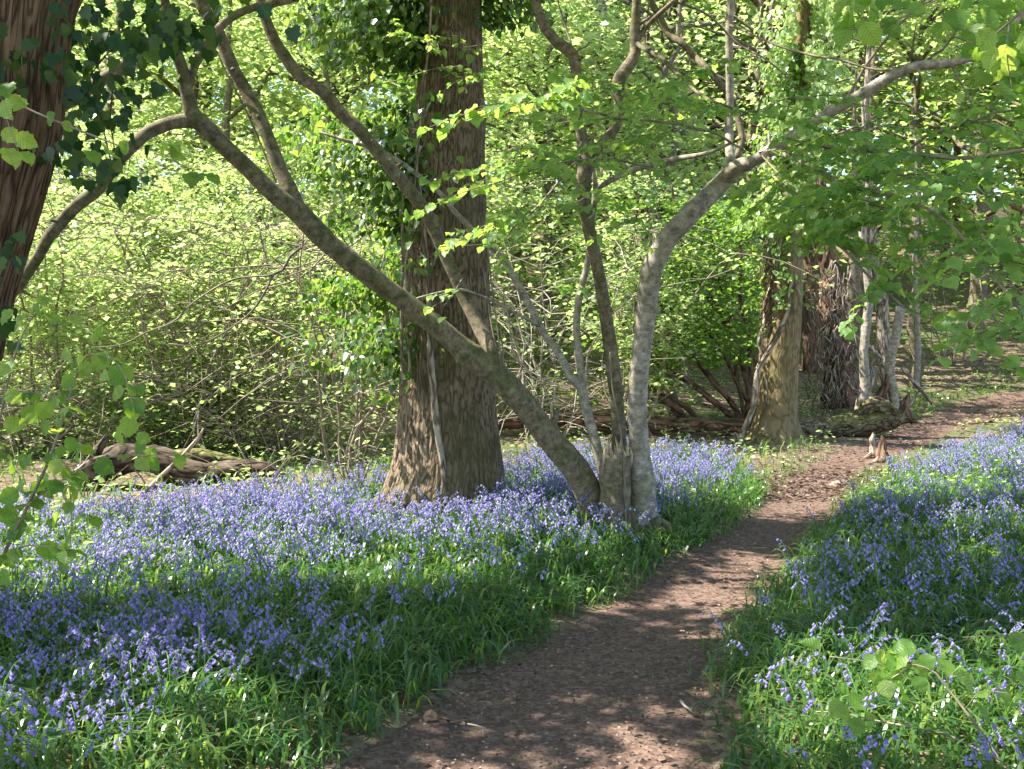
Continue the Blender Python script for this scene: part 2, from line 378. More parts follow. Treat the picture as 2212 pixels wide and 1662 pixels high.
def resample(E, n):
    L = np.concatenate([[0], np.cumsum(np.hypot(*np.diff(E, axis=0).T))]); out = []
    for k in range(2): out.append(np.interp(np.linspace(0, 1, n), np.linspace(0, 1, len(E)), E[:, k]))
    return np.stack(out, 1)
n_s, n_t = 420, 40
el, er = resample(PL, n_s), resample(PR, n_s)
t = np.linspace(-.10, 1.10, n_t)[None, :, None]
XY = el[:, None] * (1 - t) + er[:, None] * t
edge = np.abs(np.linspace(-1.2, 1.2, n_t))[None] + 0 * XY[..., 0]
Z = terrain(XY[..., 0], XY[..., 1]) - .004 - .035 * sstep(.8, 1.2, edge) - .02 * (1 - np.clip(edge, 0, 1) ** 2) + .014 * (fbm(XY[..., 0] * 4, XY[..., 1] * 5, 8) - .5) + .007 * (vnoise(XY[..., 0] * 22, XY[..., 1] * 22, 9) - .5)
i, j = np.meshgrid(np.arange(n_s - 1), np.arange(n_t - 1), indexing='ij'); b = (i * n_t + j).ravel()
a = Acc(); a.add(np.concatenate([XY, Z[..., None]], -1).reshape(-1, 3), np.stack([b, b + n_t, b + n_t + 1, b + 1], 1)[:, ::-1])
tag(a.obj('path', M['path']), kind='structure')

# fallen leaves and bits of twig on the path, the clearing and the slope
def wedge(n, y0, y1, k=.56, pad=1.2, pw=1.0):
    y = y0 + (y1 - y0) * rng.random(n) ** pw; x = (rng.random(n) * 2 - 1) * (k * y + pad)
    return x, y
a = Acc()
x, y = wedge(90000, 2.5, 12); d = pdist(x, y); k = (d < .25) & (rng.random(len(x)) < .8 - .5 * sstep(-.15, -.4, d) * (fbm(x * 2, y * 2, 97) < .5)); x1, y1 = x[k], y[k]
x, y = wedge(60000, 10, 36, pw=.8); px, py = proj(x, y, terrain(x, y)); d = pdist(x, y)
k = (d < .1) | ((x > 2) & (rng.random(len(x)) < .55)) | (rng.random(len(x)) < .12); x2, y2 = x[k], y[k]
x, y = np.concatenate([x1, x2]), np.concatenate([y1, y2]); n = len(x)
ax, nr = frames(n, .35, .1)
put(a, LEAF_FAR, np.stack([x, y, terrain(x, y) + .004 + .012 * rng.random(n)], 1), ax, nr, np.where(y > 10, .05, .016) * (.4 + rng.random(n) + 1.2 * (rng.random(n) > .96)), rng.random(n) ** 2.2)
tag(a.obj('leaf_litter', M['litter']), kind='stuff')

# ------------------------------------------------------------------ bluebells
def bell_head(lod, h, nb, seed):
    r = np.random.default_rng(seed); st, fl = Acc(), Acc()
    lean = .05 + .05 * r.random()
    pts = np.array([(0, 0, 0), (.01, 0, h * .4), (lean * .5, 0, h * .75), (lean, 0, h * .93), (lean + .035, 0, h), (lean + .06, 0, h - .012)])
    tube(st, pts, [.0032, .003, .0026, .002, .0014, .001] if lod == 0 else [.005, .0045, .004, .003, .002, .0015], seg=5 if lod == 0 else 3, step=.05 if lod == 0 else .3, cap=False, R=r.random())
    P_, _ = smooth_line(pts, np.ones(6), .01)
    for i in range(nb):
        f = .70 + .30 * i / max(nb - 1, 1); q = P_[min(int(f * (len(P_) - 1)), len(P_) - 1)]
        a0 = r.normal() * 1.1; out = np.array([math.cos(a0), math.sin(a0), 0]); s = 1.0 - .35 * i / nb
        droop = norm(out * (.55 + .3 * r.random()) + np.array([0, 0, -.75]))
        c = q + out * .011 + np.array([0, 0, .004])
        if lod == 0:
            tube(st, [q, q + out * .006 + np.array([0, 0, .004]), c], [.0009] * 3, seg=3, step=.02, cap=False)
        e1 = norm(np.cross(droop, np.array([.3, .9, .2]))); e2 = np.cross(droop, e1)
        ns, prof = (6, [(0, .0028), (.3, .0052), (.72, .0052), (.9, .0068), (1.0, .0095)]) if lod == 0 else (4, [(0, .0032), (.55, .0062), (1.0, .0092)])
        Ln = .0185 * s if lod == 0 else .0205 * s
        th = np.arange(ns) * 2 * np.pi / ns; V = []
        for k_, (zz, rr) in enumerate(prof):
            V.append(c + droop * Ln * zz + s * rr * (np.cos(th)[:, None] * e1 + np.sin(th)[:, None] * e2))
        V = np.concatenate(V); Fq = []
        for k_ in range(len(prof) - 1):
            for j_ in range(ns): Fq.append((k_ * ns + j_, k_ * ns + (j_ + 1) % ns, (k_ + 1) * ns + (j_ + 1) % ns, (k_ + 1) * ns + j_))
        if lod == 0:   # six recurved petal tips
            Fq = Fq[:-ns]; n0 = len(V); rim = V[3 * ns:4 * ns]; tips = c + droop * Ln * .93 + s * .0115 * (np.cos(th + np.pi / 6)[:, None] * e1 + np.sin(th + np.pi / 6)[:, None] * e2)
            V = np.vstack([V, tips]); tri = [(3 * ns + j_, 3 * ns + (j_ + 1) % ns, n0 + j_) for j_ in range(ns)]
            fl.add(V, [np.array(Fq), np.array(tri)], None, .55 * r.random())  # near bells limited to deep violets: foreground shade put into their colour
        else: fl.add(V, np.array(Fq), None, .1 + .75 * r.random())
    return st, fl

LB = [(-900, 1150), (120, 1155), (330, 1136), (560, 1116), (830, 1074), (1100, 1038), (1390, 1000), (1480, 1000), (1570, 1015), (1660, 1070), (1560, 1150), (1480, 1210), (1300, 1300), (1040, 1455), (680, 1675), (100, 2300), (-900, 2300)]
RB = [(1600, 2300), (1560, 1662), (1530, 1450), (1640, 1300), (1720, 1200), (1790, 1140), (1850, 1100), (1930, 1060), (2020, 1015), (2140, 972), (2300, 935), (3000, 930), (3000, 2300)]
TRUNKS = []   # (x, y, r) ground circles kept clear of plants

def zone(x, y):
    px, py = proj(x, y, terrain(x, y)); return px, py, inpoly(px, py, LB), inpoly(px, py, RB)

def flower_density(x, y):
    y = y + 1.6 * (fbm(x * .8, y * 1.2, 35) - .5) * sstep(8.2, 9.5, y) * (x < 1)
    px, py, l, r = zone(x, y); d = pdist(x, y)
    near = sstep(1.3, .0, 0 * d)  # unused baseline
    dl = l * sstep(.05, .75, d) * (.55 + .45 * sstep(1600, 1300, py)) * (.45 + .9 * sstep(.3, .62, fbm(x * .9, y * .9, 31)))
    dl *= .24 + .08 * (px < 700) + .14 * (px < 900) * (py > 1420) + .33 * sstep(1330, 1180, py); dl *= 1 - .75 * np.exp(-(((px - 140) / 190) ** 2 + ((py - 1225) / 60) ** 2))
    dr = .30 * r * sstep(.05, .55, d) * (.55 + .45 * sstep(1560, 1380, py)) * (.35 + .95 * sstep(.32, .62, fbm(x * 1.1, y * 1.1, 33)))
    fy = (py > 856) * (py < 892) * (((px > 1735) * (px < 1850)) + ((px > 1440) * (px < 1600))) * .8
    return np.clip(np.maximum(np.maximum(dl, dr), fy), 0, 1)

def place(V, x, y, z, ang, sc):
    c, s = np.cos(ang)[:, None], np.sin(ang)[:, None]; v = V[None]; sc = sc[:, None]
    return np.stack([x[:, None] + sc * (v[..., 0] * c - v[..., 1] * s), y[:, None] + sc * (v[..., 0] * s + v[..., 1] * c), z[:, None] + sc * v[..., 2]], -1)

# where every plant stands: the base of a plant is kept off trunks
def clear_of_trunks(x, y):
    k = np.ones(len(x), bool)
    for (tx, ty, tr) in TRUNKS: k &= np.hypot(x - tx, y - ty) > tr
    return k

# ------------------------------------------------------------------ the big oak
DSC = 1.0
def px_line(pts, d, d1=None):
    """traced points (px, py, width px[, depth]) -> world points and radii"""
    out, r = [], []
    for i, p in enumerate(pts):
        dd = p[3] * DSC if len(p) > 3 else DSC * d if d1 is None else DSC * (d + (d1 - d) * i / (len(pts) - 1))
        out.append(P(p[0], p[1], dd)); r.append(p[2] / 2 * dd / F)
    return np.array(out), np.array(r)

def bole(acc, rows, d, top, seg=120, step=.05, ridges=46, rdepth=.035, knots=(), flare=0.0, mi=0):
    """an upright trunk from traced left / right edges (py, left, right); top = (dx, dy, dz, r) continues it out of the picture"""
    pts, r = [], []
    for py, l, rr in rows: pts.append(P((l + rr) / 2, py, d)); r.append((rr - l) / 2 * d / F)
    zb = pts[0][2]; g = float(terrain(pts[0][0], pts[0][1]))
    if zb > g - .1: pts.insert(0, np.array([pts[0][0], pts[0][1], g - .15])); r.insert(0, r[0] * 1.08)
    for dx, dy, dz, tr in top: pts.append(pts[-1] + np.array([dx, dy, dz])); r.append(tr)
    s = rng.random() * 40
    def fn(R, th, L, P_):
        n1 = vnoise(np.cos(th) * 7 + s, np.sin(th) * 7 + L * 2.0 + s)
        k = th * ridges / (2 * np.pi)
        f = np.abs(((k + 1.6 * fbm(th * 5 / np.pi, L * 3.0, 3) + n1) % 1) - .5) * 2
        rr = R * (1 + .05 * (fbm(np.cos(th) * 1.5 + s, np.sin(th) * 1.5 + L * .7, 5) - .5)) - rdepth * (f ** 2.2) * (.5 + .8 * vnoise(k * .6, L * 9, 6))
        if flare: rr = rr + flare * np.exp(-L / .28) * (.35 + .8 * np.clip(np.cos(th * 5 + s) * .7 + .5 * np.cos(th * 3 + 1 + s), -.3, 1))
        for (kt, kl, ks, ka) in knots: rr = rr + ka * np.exp(-(((th - kt + np.pi) % (2 * np.pi) - np.pi) / ks) ** 2 - ((L - kl) / (ks * .45)) ** 2)
        return rr
    P_, R_ = tube(acc, pts, r, seg=seg, step=step, fn=fn, mi=mi)
    TRUNKS.append((P_[0][0], P_[0][1], r[0] * .98)); TRUNKS.append((P_[0][0], P_[0][1] - .25, r[0] * .9)); return P_, R_

OD = 8.85
base = G(958, 1125)
oak = thing('oak_tree', (base[0], OD, terrain(base[0], OD)), 'massive oak trunk with deeply ridged brown bark standing behind the hazel among bluebells', 'tree')
a = Acc()
oP, oR = bole(a, [(1150, 780, 1116), (1118, 800, 1106), (1087, 820, 1098), (1020, 842, 1089), (954, 853, 1080), (854, 861, 1069), (720, 869, 1062), (554, 872, 1054), (333, 876, 1047), (240, 890, 1050), (200, 900, 1044), (100, 910, 1041), (0, 915, 1040)], OD,
              [(0, .05, 1.2, .26), (.15, .1, 1.5, .24), (-.1, .1, 2, .19), (.2, 0, 2.5, .11), (0, 0, 1.5, .03)], seg=260, step=.022, ridges=66, rdepth=.014, knots=[(np.pi * 1.04, 4.02, .42, .05), (np.pi * .85, 3.75, .3, .03)], flare=.07)
a.obj('trunk', M['oak'], oak)
# limbs above the picture
a = Acc(); limb_tips = []
for k, (dx, dy, dz, z0) in enumerate([(-3.2, -1.2, 2.6, 5.6), (2.6, -1.6, 2.4, 6.2), (-1.8, 2.6, 3.2, 6.8), (2.4, 2.2, 3.4, 7.2), (-4.0, .8, 3.2, 7.8), (.4, -2.8, 3.0, 8.2), (3.2, -.2, 3.6, 8.8)]):
    b0 = np.array([oP[-1][0] + .02, OD + .2, z0]); v = np.array([dx, dy, dz])
    tube(a, [b0, b0 + v * .3 + [0, 0, .2], b0 + v * .65, b0 + v], [.13, .10, .07, .03], seg=8, step=.25, bump=.1, wob=.35)
    for j in range(5):
        q = b0 + v * (.45 + .12 * j); w = rng.normal(size=3) * [1.1, 1.1, .4]
        tube(a, [q, q + w * .5 + [0, 0, .1], q + w], [.035, .022, .008], seg=5, step=.3, wob=.2)
a.obj('limb', M['oak'], oak)

# ------------------------------------------------------------------ the leaning trunk on the left edge
LD = 5.5
lean = thing('leaning_tree', (P(-230, 1235, LD)[0], LD, terrain(P(-230, 1235, LD)[0], LD)), 'leaning reddish brown ridged trunk filling the upper left corner with dark ivy', 'tree')
a = Acc()
lP, lR = bole(a, [(1250, -330, -80), (1000, -235, -42), (760, -195, -5), (620, -180, 25), (500, -170, 60), (385, -157, 92), (260, -140, 125), (130, -127, 137), (0, -110, 153)], LD,
     [(.05, .02, .3, .36), (.12, .05, .9, .33), (.3, .2, 2, .28), (.2, 0, 2, .2), (.1, 0, 1.5, .06)], seg=160, step=.03, ridges=60, rdepth=.018, flare=.05)
a.obj('trunk', M['redbark'], lean)
a = Acc()
for dx, dy, dz, z0 in [(3.0, 1.0, 2.4, 5.4), (2.2, -1.8, 2.6, 6.2), (-2.6, 1.6, 2.8, 6.0), (3.2, .4, 3.0, 7.2), (-1, -2.4, 3, 7)]:
    b0 = np.array([lP[-1][0] - .3, LD + .3, z0]); v = np.array([dx, dy, dz])
    tube(a, [b0, b0 + v * .3 + [0, 0, .2], b0 + v * .65, b0 + v], [.12, .09, .06, .03], seg=8, step=.25, bump=.1, wob=.35)
    for j in range(5):
        q = b0 + v * (.45 + .12 * j); w = rng.normal(size=3) * [1.1, 1.1, .4]
        tube(a, [q, q + w * .5 + [0, 0, .1], q + w], [.03, .02, .008], seg=5, step=.3, wob=.2)
a.obj('limb', M['redbark'], lean)

# crowns above the picture: unseen leaves shaped to cast shade on the unlit ground
n = 150000
gx, gy = rng.random(n) * 17 - 7.5, rng.random(n) * 12.5 + 1.5
l = lit(gx, gy); gap = .5 * fbm(gx * 1.6, gy * 1.6, 41) + .5 * vnoise(gx * 4.5, gy * 4.5, 43)
k = (l < .5) & (gap < .64) & ((gy < 8.8) | (gx > 4.2)) & (rng.random(n) < .8)
gx, gy = gx[k], gy[k]; zmin = np.maximum(2.9 + .36 * gy, 4.6) / (1 - .36 * SD[1] / SD[2])
z = zmin + 2.6 * rng.random(len(gx)) ** 1.3; tt = z / SD[2]
pos = np.stack([gx + SD[0] * tt, gy + SD[1] * tt, z], 1)
n2 = 4200; tgt = np.stack([-3.75 + 1.9 * rng.random(n2), 5.0 + .8 * rng.random(n2), .8 + 3.6 * rng.random(n2)], 1); st_ = (-3.1 - tgt[:, 0]) / SD[0]; tgt += SD * (np.maximum(st_, 0) + .9 + 2.6 * rng.random(n2))[:, None]  # extra unseen leaves sunward of the leaning trunk, added to shade it and its ivy
pos = np.concatenate([pos, tgt[np.abs(tgt[:, 0]) > .56 * tgt[:, 1] + .25]])
side = (np.hypot(pos[:, 0] - oP[-1][0], pos[:, 1] - OD) < np.hypot(pos[:, 0] - lP[-1][0], pos[:, 1] - LD) * 1.25)
for par, kk in ((oak, side), (lean, ~side)):
    a = Acc(); q = pos[kk]; ax, nr = frames(len(q), .5, .3); put(a, LEAF_FAR, q, ax, nr, .10 + .07 * rng.random(len(q))); a.obj('crown', M['shade_canopy'], par)

# ------------------------------------------------------------------ the second trunk, by the path
SDp = 15.0
sb = G(1672, 957)
second = thing('mature_tree', (sb[0], SDp, terrain(sb[0], SDp)), 'straight trunk with greenish algae bark beside the clearing and the mossy fallen tree', 'tree')
a = Acc()
sP, sR = bole(a, [(962, 1600, 1752), (947, 1613, 1738), (920, 1626, 1727), (887, 1636, 1722), (787, 1646, 1724), (720, 1652, 1729), (604, 1664, 1735), (520, 1672, 1733), (440, 1678, 1730), (300, 1690, 1732), (150, 1712, 1750), (0, 1722, 1756)], SDp,
     [(.1, .1, 2, .12), (.1, 0, 3, .07), (0, 0, 2, .02)], seg=120, step=.035, ridges=40, rdepth=.006, flare=.06)
a.obj('trunk', M['greenbark'], second)

# ------------------------------------------------------------------ the hazel in the middle
HD = 8.5; DSC = .945
hb = G(1345, 1172)
hazel = thing('hazel_tree', (hb[0], hb[1], hb[2]), 'many stemmed grey hazel spreading its crooked limbs in front of the big oak', 'tree')
TRUNKS += [(hb[0], HD * DSC, .36), (hb[0], HD * DSC - .3, .22), (P(1290, 1120, HD)[0], HD * DSC, .2), (P(1400, 1120, HD)[0], HD * DSC, .2)]
def hz(name, pts, d=HD, d1=None, seg=18, step=.04, bump=.10, mat='hazel', knots=True, **kw):
    q, r = px_line(pts, d, d1); r = r * .94; a = Acc()
    s = rng.random() * 30
    def fn(R, th, L, P_):
        return R * (1 + .16 * np.clip(fbm(np.cos(th) * 1.2 + s, np.sin(th) * 1.2 + L * 5, 2) - .62, 0, 1) * 3)
    tube(a, q, r, seg=seg, step=step, bump=bump, bf=(1.6, 3.2), fn=fn if knots else None, **kw)
    for _ in range(len(pts) // 4 if seg >= 14 else 0):
        k = rng.integers(2, len(q) - 2); w = norm(rng.normal(size=3) + [0, -.4, .4]); R0 = r[k]
        tube(a, [q[k] + w * R0 * .5, q[k] + w * R0 * 1.15, q[k] + w * R0 * (1.5 + 1.2 * rng.random())], [R0 * .55, R0 * .32, R0 * .2], seg=9, step=.012, bump=.25, bf=(2, 20), jag=.012)
    return a.obj(name, M[mat], hazel)
hz('stem', [(1330, 1215, 84, 8.5), (1292, 1120, 76, 8.5), (1255, 1030, 62, 8.45), (1190, 950, 56, 8.4), (1120, 862, 55, 8.3), (1062, 800, 60, 8.25), (1022, 772, 62, 8.22), (992, 748, 52, 8.2), (940, 702, 46, 8.15), (870, 648, 44, 8.1), (790, 590, 45, 8.0), (700, 518, 46, 7.9), (640, 455, 48, 7.8), (598, 424, 42, 7.75), (540, 368, 38, 7.7), (480, 312, 38, 7.6), (445, 276, 40, 7.55), (418, 252, 38, 7.5), (405, 205, 31, 7.5), (394, 150, 27, 7.45), (377, 102, 25, 7.4), (364, 50, 22, 7.4), (356, 0, 20, 7.4), (345, -90, 17, 7.4), (320, -250, 12, 7.4), (300, -400, 5, 7.4)], seg=26)
hz('stem', [(1048, 795, 34, 8.22), (1060, 757, 38, 8.24), (1031, 700, 31, 8.35), (1004, 644, 31, 8.4), (984, 600, 29, 8.4), (954, 533, 29, 8.4), (924, 467, 31, 8.35), (884, 410, 30, 8.3), (847, 366, 30, 8.3), (811, 322, 30, 8.25), (771, 275, 29, 8.2), (737, 245, 29, 8.2), (700, 200, 28, 8.1), (650, 166, 27, 8.1), (610, 115, 26, 8.1), (583, 66, 25, 8.1), (563, 0, 24, 8.1), (550, -120, 20, 8.1), (520, -300, 10, 8.1)])
hz('branch', [(640, 452, 44, 7.8), (622, 405, 36, 7.8), (608, 372, 29, 7.82), (567, 268, 29, 7.85), (533, 200, 29, 7.9), (505, 150, 29, 7.9), (483, 100, 29, 7.9), (466, 60, 29, 7.9), (440, 18, 29, 7.9), (420, -40, 27, 7.9), (380, -180, 20, 7.9), (340, -350, 8, 7.9)])
hz('branch', [(430, 262, 36, 7.52), (402, 262, 32, 7.5), (367, 267, 30, 7.45), (320, 287, 30, 7.4), (290, 312, 29, 7.3), (255, 348, 28, 7.3), (213, 407, 28, 7.25), (167, 443, 28, 7.2), (133, 480, 27, 7.2), (100, 520, 26, 7.2), (83, 555, 25, 7.2), (37, 622, 24, 7.5), (0, 660, 22, 7.9), (-60, 720, 15, 8.2)])
hz('branch', [(404, 200, 24, 7.5), (413, 160, 22, 7.5), (430, 123, 19, 7.52), (460, 77, 18, 7.6), (493, 43, 18, 7.7), (547, 17, 17, 7.8), (633, -2, 15, 7.8), (720, -40, 12, 7.8), (850, -120, 5, 7.8)])
hz('branch', [(364, 40, 22, 7.4), (345, 72, 25, 7.35), (310, 104, 27, 7.3), (267, 143, 26, 7.25), (213, 178, 25, 7.25), (173, 207, 24, 7.3), (133, 234, 22, 7.5), (90, 262, 18, 8.2)])
hz('stem', [(1318, 1080, 26, 8.4), (1298, 1004, 26, 8.38), (1284, 947, 25, 8.4), (1267, 887, 23, 8.45), (1255, 838, 22, 8.5), (1232, 813, 20, 8.5), (1211, 770, 17, 8.6), (1181, 730, 16, 8.7), (1154, 680, 17, 8.75), (1131, 637, 18, 8.8), (1107, 594, 16, 8.8), (1081, 554, 15, 8.8), (1037, 512, 13, 8.75), (987, 463, 12, 8.7), (951, 418, 11, 8.65), (897, 374, 10, 8.6), (847, 340, 10, 8.6), (804, 320, 9, 8.6), (737, 301, 8, 8.6), (690, 286, 5, 8.6)], mat='palebark', seg=14)
hz('stem', [(1262, 880, 20, 8.47), (1257, 820, 20, 8.5), (1254, 787, 18, 8.5), (1247, 737, 17, 8.5), (1246, 687, 17, 8.5), (1254, 630, 16, 8.5), (1267, 580, 14, 8.5), (1273, 540, 13, 8.5), (1281, 467, 13, 8.45), (1287, 415, 14, 8.4), (1284, 385, 10, 8.4), (1279, 355, 8, 8.4)], mat='palebark', seg=12)
hz('branch', [(1286, 412, 12, 8.4), (1304, 399, 13, 8.35), (1347, 377, 14, 8.2), (1404, 356, 14, 8.0), (1464, 343, 13, 7.8), (1530, 330, 9, 7.5), (1600, 300, 5, 7.2)], mat='palebark', seg=10)
hz('branch', [(1165, 704, 8, 8.7), (1114, 677, 7, 8.6), (1071, 654, 7, 8.5), (1031, 637, 6, 8.4), (997, 626, 6, 8.3), (954, 631, 5, 8.2), (897, 646, 4, 8.1), (868, 660, 2, 8.1)], mat='palebark', seg=8)
hz('stem', [(1362, 1150, 40, 8.5), (1340, 985, 37, 8.55), (1335, 887, 31, 8.55), (1325, 804, 33, 8.5), (1314, 720, 31, 8.5), (1301, 637, 29, 8.45), (1287, 560, 28, 8.4), (1272, 493, 29, 8.4), (1262, 433, 31, 8.35), (1262, 380, 36, 8.3), (1266, 350, 36, 8.3), (1258, 300, 24, 8.3), (1250, 240, 22, 8.25), (1246, 170, 23, 8.2), (1238, 120, 26, 8.2), (1204, 92, 25, 8.2), (1178, 60, 22, 8.2), (1162, 20, 20, 8.2), (1154, -20, 20, 8.2), (1140, -150, 15, 8.2), (1150, -300, 6, 8.2)])
hz('branch', [(1268, 362, 30, 8.3), (1280, 336, 24, 8.3), (1304, 305, 20, 8.25), (1328, 277, 24, 8.25), (1341, 227, 30, 8.25), (1334, 182, 31, 8.25), (1350, 152, 29, 8.25), (1372, 117, 25, 8.3), (1371, 73, 23, 8.3), (1374, 27, 21, 8.3), (1377, -20, 20, 8.3), (1385, -150, 14, 8.3), (1370, -280, 5, 8.3)])
hz('branch', [(1376, 90, 12, 8.3), (1390, 66, 12, 8.3), (1414, 40, 11, 8.2), (1445, 12, 10, 8.1), (1475, -15, 9, 8.1), (1540, -70, 4, 8.0)], seg=10)
hz('branch', [(1374, 92, 13, 8.3), (1388, 104, 11, 8.2), (1424, 123, 11, 8.0), (1454, 150, 11, 7.8), (1481, 178, 10, 7.6), (1530, 215, 8, 7.3), (1600, 240, 5, 7.0)], seg=10)
hz('branch', [(1388, -60, 14, 8.6), (1404, 0, 15, 8.6), (1427, 40, 15, 8.6), (1444, 73, 16, 8.6), (1475, 95, 15, 8.5), (1500, 122, 15, 8.5), (1525, 147, 15, 8.4), (1550, 175, 15, 8.4), (1578, 212, 15, 8.4), (1598, 270, 14, 8.35), (1602, 310, 15, 8.3), (1588, 350, 18, 8.3)], seg=12)
hz('stem', [(1402, 1210, 100, 8.45), (1392, 1110, 68, 8.4), (1382, 987, 49, 8.4), (1377, 887, 43, 8.35), (1381, 804, 43, 8.3), (1391, 720, 43, 8.3), (1398, 654, 46, 8.25), (1407, 590, 49, 8.2), (1421, 553, 46, 8.2), (1440, 520, 46, 8.15), (1475, 481, 46, 8.1), (1508, 446, 45, 8.1), (1558, 395, 41, 8.1), (1590, 363, 38, 8.0), (1625, 349, 27, 7.9), (1665, 325, 27, 7.8), (1708, 299, 27, 7.7), (1741, 272, 26, 7.6), (1785, 246, 27, 7.5), (1835, 219, 27, 7.4), (1891, 186, 26, 7.3), (1935, 160, 24, 7.2), (1981, 143, 22, 7.1), (2055, 136, 20, 7.0), (2108, 119, 17, 6.9), (2151, 90, 15, 6.9), (2185, 58, 15, 6.8), (2215, 20, 15, 6.8), (2300, -60, 12, 6.8), (2420, -190, 4, 6.8)], seg=26, mat='palebark')
hz('branch', [(1588, 366, 26, 8.05), (1578, 340, 21, 8.1), (1575, 283, 20, 8.2), (1576, 200, 19, 8.2), (1575, 133, 18, 8.2), (1575, 67, 17, 8.2), (1578, 0, 16, 8.2), (1582, -120, 13, 8.2), (1570, -300, 4, 8.2)], seg=12, mat='palebark')
a = Acc(); q, r = px_line([(1345, 1225, 240), (1345, 1185, 190), (1342, 1140, 150), (1338, 1095, 118), (1332, 1055, 84), (1328, 1030, 40)], 8.5); tube(a, q, r, seg=40, step=.02, bump=.42, bf=(2.6, 4)); a.obj('stool', M['hazel'], hazel)
# the broken central stump of the stool, hollow and jagged
a = Acc(); q, r = px_line([(1330, 1185, 92), (1330, 1120, 66), (1330, 1060, 58), (1328, 1015, 62), (1332, 988, 58)], 8.3)
tube(a, q, r, seg=28, step=.03, bump=.24, bf=(2.2, 5), jag=.05); stump = a.obj('stump', M['hazel'], hazel)
a = Acc()
for k in range(11):
    x_, w_, h_ = 1308 + 5.2 * k, 12 + 6 * rng.random(), 26 + 44 * rng.random()
    q, r = px_line([(x_, 1012, w_), (x_ + 3 * rng.normal(), 1000 - h_ * .5, w_ * .7), (x_ + 6 * rng.normal(), 1000 - h_, w_ * .15)], 8.3 - .06 + .12 * rng.random()); tube(a, q, r, seg=6, step=.03, bump=.3, R=rng.random())
a.obj('broken_wood', M['rawwood'], stump)
for pts in ([(1410, 1150, 40), (1425, 1135, 42), (1436, 1140, 30), (1440, 1165, 26)], [(1290, 1130, 40), (1281, 1150, 40), (1283, 1185, 34)]):
    a = Acc(); q, r = px_line(pts, 8.25); tube(a, q, r, seg=12, step=.03, bump=.3); a.obj('root', M['hazel'], hazel)

# twigs: thin traced ones
TW = [
 [(650, 535, 7, 7.9), (627, 554, 6, 7.9), (610, 584, 6, 7.9), (583, 595, 5, 7.9), (507, 607, 5, 7.9), (450, 634, 4, 7.9), (403, 667, 4, 7.9), (373, 697, 4, 7.8), (317, 717, 3, 7.8), (267, 741, 3, 7.8), (200, 748, 2, 7.8)],
 [(592, 592, 5, 7.9), (560, 650, 5, 7.95), (517, 697, 4, 8.0), (433, 744, 3, 8.0), (366, 740, 2, 8)],
 [(597, 395, 5, 7.8), (540, 270, 5, 7.85), (503, 180, 4, 7.85), (467, 100, 3, 7.85)],
 [(1661, 340, 9, 7.8), (1661, 357, 9, 7.7), (1685, 410, 9, 7.3), (1735, 463, 9, 6.8), (1775, 500, 8, 6.4), (1825, 535, 7, 6.0), (1885, 600, 6, 5.7), (1960, 668, 4, 5.4), (2010, 740, 3, 5.2)],
 [(1690, 330, 9, 7.7), (1708, 343, 9, 7.5), (1768, 367, 9, 6.9), (1825, 397, 8, 6.4), (1881, 413, 8, 6.0), (1968, 437, 8, 5.5), (2041, 480, 7, 5.2), (2088, 527, 6, 5.0), (2150, 590, 4, 4.8), (2230, 650, 3, 4.7)],
 [(1715, 303, 9, 7.6), (1790, 318, 9, 7.0), (1870, 326, 9, 6.5), (1951, 333, 9, 6.0), (2008, 337, 9, 5.7), (2075, 343, 9, 5.5), (2141, 338, 8, 5.3), (2212, 328, 8, 5.1), (2330, 310, 4, 5)],
 [(1940, 333, 7, 6.0), (1958, 327, 7, 6.0), (2001, 293, 8, 5.9), (2041, 280, 7, 5.8), (2108, 263, 6, 5.7), (2141, 247, 5, 5.6), (2230, 235, 3, 5.5)],
 [(1576, 55, 5, 8.2), (1588, 60, 5, 8.1), (1675, 100, 5, 7.8), (1758, 120, 5, 7.6), (1815, 128, 5, 7.4), (1875, 147, 5, 7.3), (1927, 151, 5, 7.2)],
 [(1460, 5, 5, 8.1), (1530, 30, 5, 8.1), (1588, 87, 5, 8.1), (1648, 127, 4, 7.9), (1688, 160, 4, 7.8), (1718, 190, 3, 7.7)],
 [(1831, 213, 7, 7.4), (1855, 170, 7, 7.4), (1878, 133, 6, 7.3), (1905, 97, 6, 7.2), (1938, 57, 6, 7.1), (1991, 7, 5, 7.0), (2030, -40, 3, 7)],
 [(1998, 137, 8, 7.1), (2018, 118, 7, 7.1), (2038, 107, 6, 7.0), (2061, 80, 5, 7.0), (2080, 30, 3, 7.0)],
 [(1475, 270, 6, 6.6), (1400, 262, 6, 6.4), (1337, 257, 6, 6.1), (1280, 240, 5, 5.8), (1200, 228, 4, 5.5), (1110, 222, 4, 5.2), (1030, 236, 2, 5.0)],
 [(1600, 320, 6, 7.5), (1540, 290, 6, 7.0), (1475, 270, 6, 6.6)],
 [(1405, 360, 5, 7.5), (1330, 345, 5, 7.0), (1230, 352, 4, 6.6), (1140, 372, 3, 6.2), (1060, 400, 2, 6.0)],
 [(1240, 120, 6, 8.2), (1252, 105, 5, 8.1), (1266, 100, 4, 8.0), (1270, 90, 3, 8.0)],
 [(1235, 100, 5, 8.2), (1222, 60, 5, 8.3), (1205, 10, 4, 8.3), (1195, -40, 3, 8.3)],
 [(1258, 330, 6, 8.3), (1190, 420, 5, 7.9), (1120, 480, 4, 7.5), (1060, 520, 3, 7.2), (1000, 530, 2, 7)],
 [(2055, 140, 5, 7), (2075, 180, 4, 7), (2095, 220, 3, 6.8), (2110, 300, 2, 6.6)],
]
a = Acc()
for tw in TW:
    q, r = px_line(tw, HD); tube(a, q, r, seg=6, step=.05, wob=.03, R=.5)
